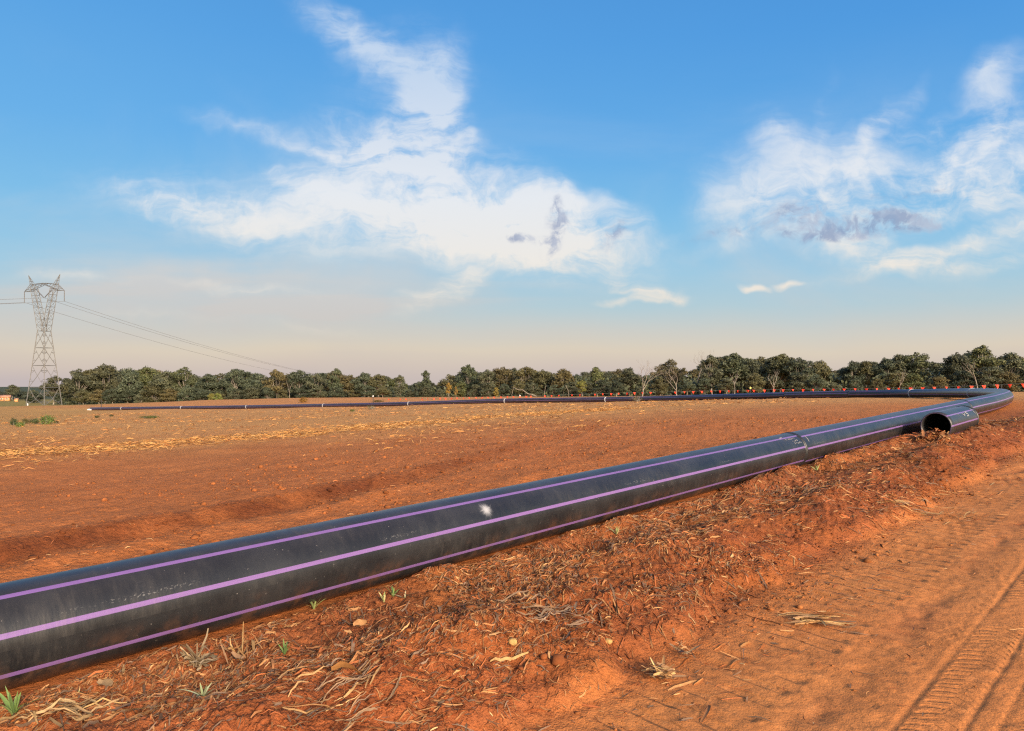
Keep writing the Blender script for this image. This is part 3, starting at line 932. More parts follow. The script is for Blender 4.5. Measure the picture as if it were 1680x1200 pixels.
def stroke_on_pipe(mb, pts, wid, frames, radius):
    """pts: (metres along, angle deg) polyline laid on the barrel"""
    pts = np.array(pts, float)
    dense = []
    for p, q in zip(pts[:-1], pts[1:]):
        for t in np.linspace(0, 1, 5, endpoint=False):
            dense.append(p + (q - p) * t)
    dense.append(pts[-1]); dense = np.array(dense)
    arc = dense.copy(); arc[:, 1] = R(1) * dense[:, 1] * radius
    tg = np.gradient(arc, axis=0); tg /= np.linalg.norm(tg, axis=1)[:, None] + 1e-9
    nn = np.stack([-tg[:, 1], tg[:, 0]], 1)
    L = arc + nn * wid / 2; Rr = arc - nn * wid / 2
    V = []
    for q in (L, Rr):
        P, Tn, RT, UPv = frames(q[:, 0])
        ph = q[:, 1] / radius
        V.append(P + (radius + 0.003) * (np.cos(ph)[:, None] * RT + np.sin(ph)[:, None] * UPv))
    n = len(dense)
    V = np.vstack(V)
    Q = np.stack([np.arange(n - 1), np.arange(1, n), n + np.arange(1, n), n + np.arange(n - 1)], 1)
    mb.add(V, Q)


# hand-written chalk beside the near joint: two short rows of small strokes
mb = MB()
rj = random.Random(3)
sj = j_near[0]
for row, (c0, c1, ang) in enumerate(((-0.62, -0.26, 50), (-0.42, -0.22, 40), (-0.40, -0.12, 31))):
    s = c0
    while s < c1:
        hgt = rj.uniform(3.0, 5.5)
        k = rj.randrange(4)
        if k == 0: st_ = [(s, ang + hgt), (s + .01, ang)]
        elif k == 1: st_ = [(s, ang + hgt), (s + .03, ang + hgt), (s + .01, ang)]
        elif k == 2: st_ = [(s, ang), (s + .015, ang + hgt), (s + .03, ang)]
        else: st_ = [(s + .03, ang + hgt), (s, ang + hgt * .6), (s + .03, ang + hgt * .4), (s, ang)]
        mb = MB()
        stroke_on_pipe(mb, [(sj + q0, q1) for q0, q1 in st_], 0.009, pipe_frames, PR)
        obj('chalk_stroke', mb.mesh('chalk_stroke'), M_CHALK, pipeline)
        s += rj.uniform(.045, .07)
for st_ in ([(sj + .20, 52), (sj + .205, 44), (sj + .20, 30)], [(sj - .75, 63), (sj - .62, 66)]):
    mb = MB()
    stroke_on_pipe(mb, st_, 0.02, pipe_frames, PR)
    obj('chalk_mark', mb.mesh('chalk_mark'), M_CHALK, pipeline)

# ------------------------------------------------------------------ the loose offcut leaning by the pipe
OC = np.array([9.13, 16.35, -0.945]); OL = 2.75
OD = PD / np.linalg.norm(PD)


def off_frames(ss):
    ss = np.asarray(ss, float)
    P = OD[None] * ss[:, None]
    Tn = np.broadcast_to(OD, P.shape)
    RT = np.cross(Tn, np.array([0, 0, 1.0])); RT /= np.linalg.norm(RT, axis=1)[:, None]
    return P, Tn, RT, np.cross(RT, Tn)


offcut = empty('pipe_offcut', tuple(OC))
tag(offcut, 'short open-ended offcut of striped black pipe lying beside the long pipeline', 'pipe')
pipe_section('pipe_barrel', 0, OL, 96, 0.25, 3.0, M_PIPE, offcut, PR + 0.005, 0.028, off_frames)
V_, Q_ = ring_geo(OL, [(-.03, PR - .018), (-.03, .0001)], 64, off_frames)
obj('added_end_disc', mesh_np('added_end_disc', V_, Q_), M_BEAD, offcut)  # added disc, blocks light from the unseen far end so the mouth stays dark
mb = MB()
V_, Q_ = ring_geo(OL - .05, [(-.02, PR + .004), (-.012, PR + .02), (.012, PR + .02), (.02, PR + .004)], 64, off_frames)
obj('end_bead', mb.add(V_, Q_).mesh('end_bead', True), M_BEAD, offcut)
mb = MB()
for st_ in ([(1.35, 44), (1.45, 30), (1.58, 44)], [(1.86, 46), (1.68, 44), (1.72, 38), (1.84, 36), (1.82, 28), (1.66, 27)], [(2.45, 58), (2.52, 50), (2.50, 40), (2.56, 28)], [(0.9, 52), (1.0, 38)]):
    mb = MB()
    stroke_on_pipe(mb, st_, 0.028 if len(st_) > 2 else 0.014, off_frames, PR + 0.005)
    obj('chalk_stroke', mb.mesh('chalk_stroke'), M_CHALK, offcut)


# ------------------------------------------------------------------ dry leaf litter (real curled strips of dead crop leaf)
LEAF_COLS = np.array([(0.40, 0.20, 0.080), (0.34, 0.145, 0.055), (0.48, 0.27, 0.115), (0.22, 0.135, 0.085), (0.40, 0.125, 0.042), (0.15, 0.09, 0.055), (0.58, 0.37, 0.17), (0.32, 0.095, 0.032)])
LEAF_P = np.array([.19, .26, .05, .16, .14, .13, .015, .14])


def strips(x, y, length, width, heading, rng, lift=0.006, arch=0.35, K=5, cols=None, colp=None, bend=0.9, rise=None, fold=True):
    n = len(x)
    t = np.linspace(0, 1, K)[None]
    kb = rng.normal(0, bend, n)[:, None]
    ang = heading[:, None] + kb * (t - 0.5)
    dl = length[:, None] / (K - 1)
    cx = x[:, None] + np.cumsum(np.cos(ang) * dl, 1) - length[:, None] * np.cos(heading)[:, None] * .5
    cy = y[:, None] + np.cumsum(np.sin(ang) * dl, 1) - length[:, None] * np.sin(heading)[:, None] * .5
    gz = ground_h(cx, cy)
    ar = np.abs(rng.normal(0, arch, n))[:, None] * length[:, None]
    cz = gz + lift + rng.random(n)[:, None] * lift * 2 + ar * np.sin(math.pi * t) * 0.28
    tilt = rng.normal(0, 0.22, n)[:, None] * length[:, None] * (t - 0.25)
    cz = np.maximum(cz + np.clip(tilt, -0.01, None) * (rng.random(n) < 0.14)[:, None], gz - 0.004)
    if rise is not None:
        cz = cz + rise[:, None] * t ** 1.3
    roll = rng.normal(0, 0.7, n)[:, None] + rng.normal(0, 0.5, n)[:, None] * t
    wt = width[:, None] * (0.35 + 0.65 * np.sin(math.pi * np.clip(t * 0.85 + 0.1, 0, 1)))
    sx = -np.sin(ang) * np.cos(roll); sy = np.cos(ang) * np.cos(roll); sz = np.sin(roll)
    L = np.stack([cx + sx * wt / 2, cy + sy * wt / 2, cz + sz * wt / 2], -1)
    Rr = np.stack([cx - sx * wt / 2, cy - sy * wt / 2, cz - sz * wt / 2], -1)
    mid_z = wt * 0.22
    C = np.stack([cx, cy, cz - mid_z * np.cos(roll)], -1)
    m = 3 if fold else 2
    V = np.stack([L, C, Rr] if fold else [L, Rr], 2).reshape(-1, 3)          # n,K,m,3
    base = (np.arange(n) * K * m)[:, None, None]
    k = (np.arange(K - 1) * m)[None, :, None]
    j = np.arange(m - 1)[None, None]
    Q = np.stack([base + k + j, base + k + j + 1, base + k + m + j + 1, base + k + m + j], -1).reshape(-1, 4)
    cols = LEAF_COLS if cols is None else cols
    colp = LEAF_P / LEAF_P.sum() if colp is None else colp
    cc = cols[rng.choice(len(cols), n, p=colp)] * rng.uniform(0.6, 1.25, n)[:, None]
    return V, Q, np.repeat(cc, K * m, 0)


def flow(x, y):
    return 0.75 + 2.6 * fbm(x, y, 0.55, 2, 301) + 1.2 * fbm(x, y, 1.7, 2, 303)


def scatter_litter():
    rng = np.random.default_rng(11)
    Vs, Qs, Cs = [], [], []
    off_ = 0

    def put(r):
        nonlocal off_
        V, Q, C = r
        Vs.append(V); Qs.append(Q + off_); Cs.append(C); off_ += len(V)
    # verge, near to far
    for (a0, a1, dens_, lmul, K) in ((-4.5, 2.5, 3600, .85, 4), (2.5, 6.5, 2200, .95, 4), (6.5, 12, 900, 1.15, 3), (12, 26, 330, 1.5, 3)):
        for big in (0, 1):
            n = int((a1 - a0) * 2.9 * dens_ * (.17 if big else 1.0))
            a = rng.uniform(a0, a1, n); b = rng.uniform(0.24, 3.1, n)
            x = P0[0] + a * AX[0] + b * NX[0]; y = P0[1] + a * AX[1] + b * NX[1]
            wav = vnoise(a * 0.45, a * 0 + 3.1, 5)
            toe = 2.55 + 0.5 * wav
            patch = fbm(x, y, 0.9, 3, 311) + .35 * fbm(x, y, 3.0, 2, 313)
            keep = (0.60 + 1.6 * patch) * (1 - 0.95 * sstep(b, toe - 0.6, toe + .1)) * (1 - 0.5 * np.exp(-((b - toe + .75) / .3) ** 2))
            m_ = rng.random(n) < np.clip(keep, 0.05, 1)
            a, b, x, y = a[m_], b[m_], x[m_], y[m_]; n = len(x)
            if big:
                ln = np.clip(rng.lognormal(math.log(0.115), 0.45, n), 0.05, 0.34) * lmul
                wd = np.clip(rng.lognormal(math.log(0.0115), 0.42, n), 0.005, 0.032) * lmul
                hd = flow(x, y) + rng.normal(0, 0.38, n) + (rng.random(n) < 0.15) * rng.uniform(0, math.pi, n)
                put(strips(x, y, ln, wd, hd, rng, K=K + 1, fold=True, arch=.14, bend=.34, lift=.002))
            else:
                ln = np.clip(rng.lognormal(math.log(0.052), 0.50, n), 0.018, 0.16) * lmul
                wd = np.minimum(np.clip(rng.lognormal(math.log(0.0062), 0.45, n), 0.0025, 0.020) * lmul, ln * .45)
                hd = flow(x, y) + rng.normal(0, 0.7, n) + (rng.random(n) < 0.25) * rng.uniform(0, math.pi, n)
                put(strips(x, y, ln, wd, hd, rng, K=K, fold=False, arch=.18, bend=.4, lift=.003))
    # scraps on the track edge
    n = 700
    a = rng.uniform(-4, 14, n); b = rng.uniform(2.3, 4.2, n) - rng.random(n) * .5
    x = P0[0] + a * AX[0] + b * NX[0]; y = P0[1] + a * AX[1] + b * NX[1]
    put(strips(x, y, rng.uniform(.03, .14, n), rng.uniform(.003, .010, n), flow(x, y) + rng.normal(0, .8, n), rng, K=4, arch=.15))
    # field between pipe and furrow, and beyond
    n = 5200
    a = rng.uniform(-4, 22, n) ; b = -rng.uniform(.6, 11, n)
    x = P0[0] + a * AX[0] + b * NX[0]; y = P0[1] + a * AX[1] + b * NX[1]
    m_ = rng.random(n) < np.clip(.45 + 1.4 * fbm(x, y, .5, 3, 321), .05, 1)
    x, y = x[m_], y[m_]; n = len(x)
    put(strips(x, y, rng.uniform(.03, .13, n), rng.uniform(.004, .012, n), rng.uniform(0, 6.3, n), rng, K=3, arch=.3,
               cols=np.array([(.40, .13, .045), (.46, .22, .09), (.24, .07, .025), (.52, .30, .13)]), colp=np.array([.4, .25, .25, .1])))
    V = np.vstack(Vs); Q = np.vstack(Qs); C = np.vstack(Cs)
    o = obj('dry_leaf_litter', mesh_np('dry_leaf_litter', V, Q, False, color=C), M_LEAF)
    tag(o, 'brown and tan shredded dry crop leaves strewn over the red verge', 'leaf litter', kind='stuff')
    print('litter tris', len(Q) * 2)
    # straw row far out in the field
    Vs.clear(); Qs.clear(); Cs.clear(); off_ = 0
    n = 15000
    seg = rng.integers(0, len(STRAW_LINE) - 1, n); t = rng.random(n)
    base = STRAW_LINE[seg] + (STRAW_LINE[seg + 1] - STRAW_LINE[seg]) * t[:, None]
    base = base + rng.normal(0, 1, (n, 2)) * (0.5 + 0.017 * base[:, 1:2])
    m_ = rng.random(n) < np.clip(.6 + 1.5 * fbm(base[:, 0], base[:, 1], .35, 3, 331), .08, 1)
    base = base[m_]; n = len(base)
    dist = np.linalg.norm(base, axis=1)
    put(strips(base[:, 0], base[:, 1], rng.uniform(.15, .42, n) * (.6 + dist / 110), rng.uniform(.010, .028, n) * (.6 + dist / 70), rng.uniform(0, 6.3, n), rng, K=3, arch=.35, lift=.015, fold=False,
               cols=np.array([(.54, .28, .09), (.46, .22, .075), (.36, .15, .05), (.58, .33, .12)]), colp=np.array([.4, .3, .15, .15])))
    n = 20000
    yy = np.exp(rng.uniform(math.log(18), math.log(120), n)); px = rng.uniform(-20, 1500, n)
    x = (px - 840) / F * yy
    a, b = to_ab(x, yy)
    m_ = (b < -6) & (rng.random(n) < np.clip(.4 + 1.6 * fbm(x, yy, .12, 3, 341), .0, 1) * sstep(b, -7, -14))
    x, y = x[m_], yy[m_]; n = len(x)
    put(strips(x, y, rng.uniform(.1, .35, n) * (.7 + y / 90), rng.uniform(.01, .03, n) * (.7 + y / 70), rng.uniform(0, 6.3, n), rng, K=3, arch=.6, lift=.015,
               cols=np.array([(.52, .27, .09), (.44, .20, .07), (.28, .11, .04)]), fold=False, colp=np.array([.4, .35, .25])))
    V = np.vstack(Vs); Q = np.vstack(Qs); C = np.vstack(Cs)
    o = obj('straw_residue', mesh_np('straw_residue', V, Q, False, color=C), M_LEAF)
    tag(o, 'yellow straw residue lying in a row across the far field', 'straw', kind='stuff')
    print('straw tris', len(Q) * 2)


scatter_litter()


def ico():
    t = (1 + 5 ** .5) / 2
    v = np.array([(-1, t, 0), (1, t, 0), (-1, -t, 0), (1, -t, 0), (0, -1, t), (0, 1, t), (0, -1, -t), (0, 1, -t), (t, 0, -1), (t, 0, 1), (-t, 0, -1), (-t, 0, 1)], float)
    v /= np.linalg.norm(v[0])
    f = np.array([(0, 11, 5), (0, 5, 1), (0, 1, 7), (0, 7, 10), (0, 10, 11), (1, 5, 9), (5, 11, 4), (11, 10, 2), (10, 7, 6), (7, 1, 8), (3, 9, 4), (3, 4, 2), (3, 2, 6), (3, 6, 8), (3, 8, 9), (4, 9, 5), (2, 4, 11), (6, 2, 10), (8, 6, 7), (9, 8, 1)])
    return v, f


def scatter_clods():
    rng = np.random.default_rng(21)
    iv, jf = ico()
    xs, ys, rs = [], [], []
    n = 34000
    a = rng.uniform(-4.5, 18, n) ** 1.0; b = rng.uniform(.2, 2.9, n)
    x = P0[0] + a * AX[0] + b * NX[0]; y = P0[1] + a * AX[1] + b * NX[1]
    m_ = rng.random(n) < np.clip(.35 + 1.3 * fbm(x, y, .8, 3, 401) + .9 * np.exp(-((b - 2.15) / .38) ** 2) + .5 * np.exp(-((b - .4) / .15) ** 2), .05, 1) * (1 - .85 * sstep(b, 2.5, 2.95))
    xs.append(x[m_]); ys.append(y[m_]); rs.append(np.clip(rng.lognormal(math.log(.0052), .60, m_.sum()), .0025, .04))
    n = 16000
    a = rng.uniform(-5, 24, n); b = -rng.uniform(.35, 13, n)
    bf = np.interp(a, FUR[:, 0], FUR[:, 1])
    x = P0[0] + a * AX[0] + b * NX[0]; y = P0[1] + a * AX[1] + b * NX[1]
    m_ = rng.random(n) < np.clip(.25 + 1.1 * fbm(x, y, .5, 3, 403) + .9 * np.exp(-((b - bf - .2) / .4) ** 2), .04, 1)
    xs.append(x[m_]); ys.append(y[m_]); rs.append(np.clip(rng.lognormal(math.log(.013), .5, m_.sum()), .006, .05))
    n = 500
    a = rng.uniform(-4, 14, n); b = rng.uniform(2.6, 7, n)
    xs.append(P0[0] + a * AX[0] + b * NX[0]); ys.append(P0[1] + a * AX[1] + b * NX[1]); rs.append(np.clip(rng.lognormal(math.log(.005), .4, n), .003, .014))
    x = np.concatenate(xs); y = np.concatenate(ys); r = np.concatenate(rs); n = len(x)
    z = ground_h(x, y)
    sc = rng.uniform(.6, 1.35, (n, 12))[:, :, None] * r[:, None, None] * np.stack([rng.uniform(.8, 1.4, n), rng.uniform(.8, 1.4, n), rng.uniform(.5, .9, n)], 1)[:, None]
    ang = rng.uniform(0, 6.28, n)
    V = iv[None] * sc
    vx = V[..., 0] * np.cos(ang)[:, None] - V[..., 1] * np.sin(ang)[:, None]
    vy = V[..., 0] * np.sin(ang)[:, None] + V[..., 1] * np.cos(ang)[:, None]
    V = np.stack([vx + x[:, None], vy + y[:, None], V[..., 2] + (z + r * .25)[:, None]], -1).reshape(-1, 3)
    Fc = (jf[None] + (np.arange(n) * 12)[:, None, None]).reshape(-1, 3)
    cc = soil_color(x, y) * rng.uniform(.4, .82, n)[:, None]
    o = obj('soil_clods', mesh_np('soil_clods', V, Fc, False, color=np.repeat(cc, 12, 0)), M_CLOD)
    tag(o, 'loose crumbs and clods of red earth', 'soil', kind='stuff')
    print('clod tris', len(Fc))


scatter_clods()


# ------------------------------------------------------------------ foreground things: leaf clumps, stones, seedlings
def clump(name, px, py, n, spread, lmin, lmax, wid, label, cat, cols, heading=None, seed=0, rise=0.035, hs=0.6, arch=.18, bend=.38):
    rng = np.random.default_rng(500 + seed)
    c = px_ground(px, py)
    ang = rng.uniform(0, 6.28, n); rad = spread * np.sqrt(rng.random(n))
    hx = 1.0
    x = c[0] + np.cos(ang) * rad; y = c[1] + np.sin(ang) * rad
    hd = rng.normal(heading, hs, n) if heading is not None else rng.uniform(0, 6.28, n)
    if heading is not None:
        x = x + math.cos(heading) * rng.normal(0, spread * .8, n); y = y + math.sin(heading) * rng.normal(0, spread * .8, n)
    ln = rng.uniform(lmin, lmax, n) * .82; wd = wid * rng.uniform(.5, 1.6, n)
    V, Q, C = strips(x, y, ln, wd, hd, rng, K=7, arch=arch, bend=bend, lift=.012, cols=np.array(cols), colp=np.full(len(cols), 1 / len(cols)), rise=rng.random(n) * rise)
    z0 = float(ground_h(np.array([c[0]]), np.array([c[1]]))[0])
    V = V - np.array([c[0], c[1], z0])
    o = obj(name, mesh_np(name, V, Q, True, color=C), M_LEAF, None, (c[0], c[1], z0))
    return tag(o, label, cat)


TANS = [(.48, .28, .115), (.40, .21, .085), (.56, .36, .155), (.30, .17, .09)]
clump('dry_leaf_bunch', 1330, 1022, 46, .10, .12, .36, .013, 'bunch of pale curled dry leaves lying flat on the track edge', 'dry leaves', TANS, heading=-0.30, seed=1, hs=.35)
clump('dry_leaf_bunch', 1082, 1112, 34, .08, .08, .20, .016, 'dry tan leaf bunch at the foot of the soil bank', 'dry leaves', TANS, seed=2, rise=.08)
clump('dry_leaf_bunch', 1125, 1078, 18, .07, .06, .16, .012, 'small grey-brown leaf bunch just above the larger bunch on the bank', 'dry leaves', [(.40, .26, .14), (.25, .17, .11), (.55, .38, .2)], seed=3, rise=.06)
clump('dry_leaf_bunch', 325, 1088, 26, .06, .10, .24, .016, 'withered grey-tan tuft of curled leaves in front of the pipe', 'dry leaves', [(.34, .25, .15), (.45, .31, .16), (.24, .17, .10)], seed=4, rise=.12)
clump('dry_leaf_bunch', 392, 1082, 14, .05, .12, .26, .018, 'sheaf of upright pale dry leaves right of the withered tuft', 'dry leaves', TANS, heading=2.2, seed=5, rise=.14, hs=.4)
clump('dry_leaf_bunch', 100, 1192, 30, .12, .12, .30, .012, 'pale bleached straw bunch at the bottom left corner', 'dry leaves', [(.44, .28, .12), (.36, .22, .10), (.30, .2, .10)], heading=.2, seed=6, hs=.5, bend=.5)
clump('dry_leaf_bunch', 560, 1160, 60, .22, .12, .32, .010, 'long brown swathe of combed dry leaves at the bottom edge', 'dry leaves', [(.38, .22, .11), (.28, .18, .11), (.48, .28, .12)], heading=.9, seed=7, hs=.35, bend=.45, rise=.015)
clump('dry_leaf_bunch', 905, 1010, 34, .20, .12, .36, .014, 'grey-brown swathe of dry leaves above the two yellow stones', 'dry leaves', [(.30, .19, .12), (.38, .22, .12), (.22, .15, .10)], heading=.7, seed=8, hs=.3)
clump('dry_leaf_bunch', 1500, 838, 40, .35, .10, .34, .012, 'dark dry leaf bunch trailing onto the far track edge', 'dry leaves', [(.22, .14, .09), (.36, .2, .1), (.45, .27, .12)], heading=-.1, seed=9, hs=.4)
clump('dry_leaf_bunch', 1530, 717, 70, .30, .12, .32, .042, 'rusty dry leaves heaped in the open end of the pipe offcut', 'dry leaves', [(.40, .17, .07), (.50, .27, .11), (.24, .11, .05), (.34, .10, .035)], seed=10, rise=.10, bend=.4)


def one_leaf(px, py, ln, wd, heading, label, col, curl=.3):
    c = px_ground(px, py)
    rng = np.random.default_rng(int(px))
    V, Q, C = strips(np.array([c[0]]), np.array([c[1]]), np.array([ln]), np.array([wd]), np.array([heading]), rng, K=8, arch=curl, lift=.02, cols=np.array([col]), colp=np.array([1.]))
    z0 = float(ground_h(np.array([c[0]]), np.array([c[1]]))[0])
    o = obj('dry_leaf', mesh_np('dry_leaf', V - np.array([c[0], c[1], z0]), Q, True, color=C), M_LEAF, None, (c[0], c[1], z0))
    tag(o, label, 'dry leaf')


one_leaf(648, 953, .20, .075, .05, 'broad tan leaf arching against the foot of the pipe', (.36, .18, .07), .6)
one_leaf(562, 1118, .18, .060, -.1, 'bright orange-tan broad leaf above the combed swathe', (.42, .20, .07), .4)
one_leaf(232, 1060, .08, .04, .3, 'small pale pink-tan leaf scrap on the crumbly soil beside the pipe', (.42, .25, .13), .3)
one_leaf(168, 1130, .12, .045, -.4, 'pale buff leaf scrap among brown litter at the left', (.42, .27, .14), .3)
one_leaf(588, 1040, .09, .04, .2, 'short orange leaf curled below the trio of seedlings', (.40, .20, .08), .4)
one_leaf(828, 1082, .26, .024, .5, 'straight pale stalk lying below the left yellow stone', (.58, .38, .17), .05)
one_leaf(1672, 1036, .22, .012, .1, 'thin pale straw lying alone on the smooth track', (.66, .42, .22), .05)


def stone(px, py, r, label, seed):
    import bmesh
    c = px_ground(px, py)
    bm = bmesh.new()
    bmesh.ops.create_icosphere(bm, subdivisions=3, radius=1)
    rng = random.Random(seed)
    planes = [(Vector((rng.gauss(0, 1), rng.gauss(0, 1), rng.gauss(0, 1))).normalized(), rng.uniform(.68, .9)) for _ in range(9)]
    for v_ in bm.verts:
        for n_, d_ in planes:
            k = v_.co.dot(n_)
            if k > d_:
                v_.co -= n_ * (k - d_) * .85
        v_.co += v_.normal * .05 * math.sin(v_.co.x * 9 + v_.co.y * 7 + seed)
        v_.co = Vector((v_.co.x * r, v_.co.y * r * .9, v_.co.z * r * .82))
    me = bpy.data.meshes.new('stone')
    bm.to_mesh(me); bm.free()
    z0 = float(ground_h(np.array([c[0]]), np.array([c[1]]))[0])
    o = obj('stone', me, M_STONE, None, (c[0], c[1], z0 + r * .45))
    tag(o, label, 'stone')


stone(841, 1051, .030, 'round yellow-brown stone, left of the pair on the verge', 3)
stone(998, 1058, .028, 'bright yellow stone, right of the pair on the verge', 8)

GREENS = {'green': [(.16, .24, .07), (.24, .33, .11), (.10, .16, .05)], 'yellow': [(.36, .38, .14), (.28, .33, .12), (.45, .38, .17)], 'grey': [(.34, .36, .20), (.26, .30, .15), (.45, .38, .22)]}


def seedling(px, py, h, nb, label, tint, seed, spread=.6):
    c = px_ground(px, py)
    z0 = float(ground_h(np.array([c[0]]), np.array([c[1]]))[0])
    root = empty('seedling', (c[0], c[1], z0))
    tag(root, label, 'seedling', 'green seedlings sprouting through the leaf litter')
    rng = np.random.default_rng(seed)
    for k in range(nb):
        ang = k / nb * 6.28 + rng.uniform(-.5, .5); ln = h * rng.uniform(.65, 1.15); w = h * rng.uniform(.10, .16)
        lean = rng.uniform(.15, 1.0) * spread * 1.4
        t = np.linspace(0, 1, 8)
        out = ln * (lean * t + .35 * lean * t ** 2); up = ln * (t * (1.05 - .35 * lean) - .32 * lean * t ** 2.5)
        x = np.cos(ang) * out; y = np.sin(ang) * out
        wt = w * np.sin(math.pi * np.clip(.16 + t * .84, 0, 1)) ** .8
        side = np.array([-math.sin(ang), math.cos(ang), 0])
        C_ = np.stack([x, y, up - wt * .2], 1)
        L = np.stack([x, y, up], 1) + side[None] * wt[:, None] / 2
        Rr = np.stack([x, y, up], 1) - side[None] * wt[:, None] / 2
        V = np.stack([L, C_, Rr], 1).reshape(-1, 3)
        kk = (np.arange(7) * 3)[:, None]; j = np.arange(2)[None]
        Q = np.stack([kk + j, kk + j + 1, kk + 3 + j + 1, kk + 3 + j], -1).reshape(-1, 4)
        col = np.array(GREENS[tint][rng.integers(0, 3)]) * rng.uniform(.85, 1.15)
        cc = np.repeat(col[None] * (0.85 + .3 * t[:, None]), 3, 0)
        obj('blade', mesh_np('blade', V, Q, True, color=cc), M_GREEN, root)


seedling(22, 1188, .150, 9, 'largest bright green seedling at the bottom left corner', 'green', 1, .55)
seedling(333, 1142, .105, 9, 'grey-green bleached seedling in open litter left of centre', 'grey', 2, .7)
seedling(467, 1082, .105, 8, 'compact dark green seedling with broad leaves halfway along the verge', 'green', 3, .45)
seedling(630, 996, .110, 5, 'yellow-green upright seedling, front left of the trio', 'yellow', 4, .35)
seedling(645, 985, .120, 6, 'tallest dark green seedling, middle of the trio', 'green', 5, .5)
seedling(664, 990, .085, 5, 'low spreading seedling, right of the trio', 'grey', 6, .9)
seedling(515, 1000, .11, 7, 'straw-yellow seedling with thin blades close to the pipe', 'yellow', 7, .8)
seedling(1012, 876, .13, 7, 'pale green seedling by the pipe under the crumbly mound', 'yellow', 8, .5)
seedling(128, 1143, .045, 5, 'tiny green seedling in the litter at the left', 'yellow', 9, .5)
seedling(1340, 775, .16, 6, 'small pale green seedling below the near pipe joint', 'yellow', 10, .7)


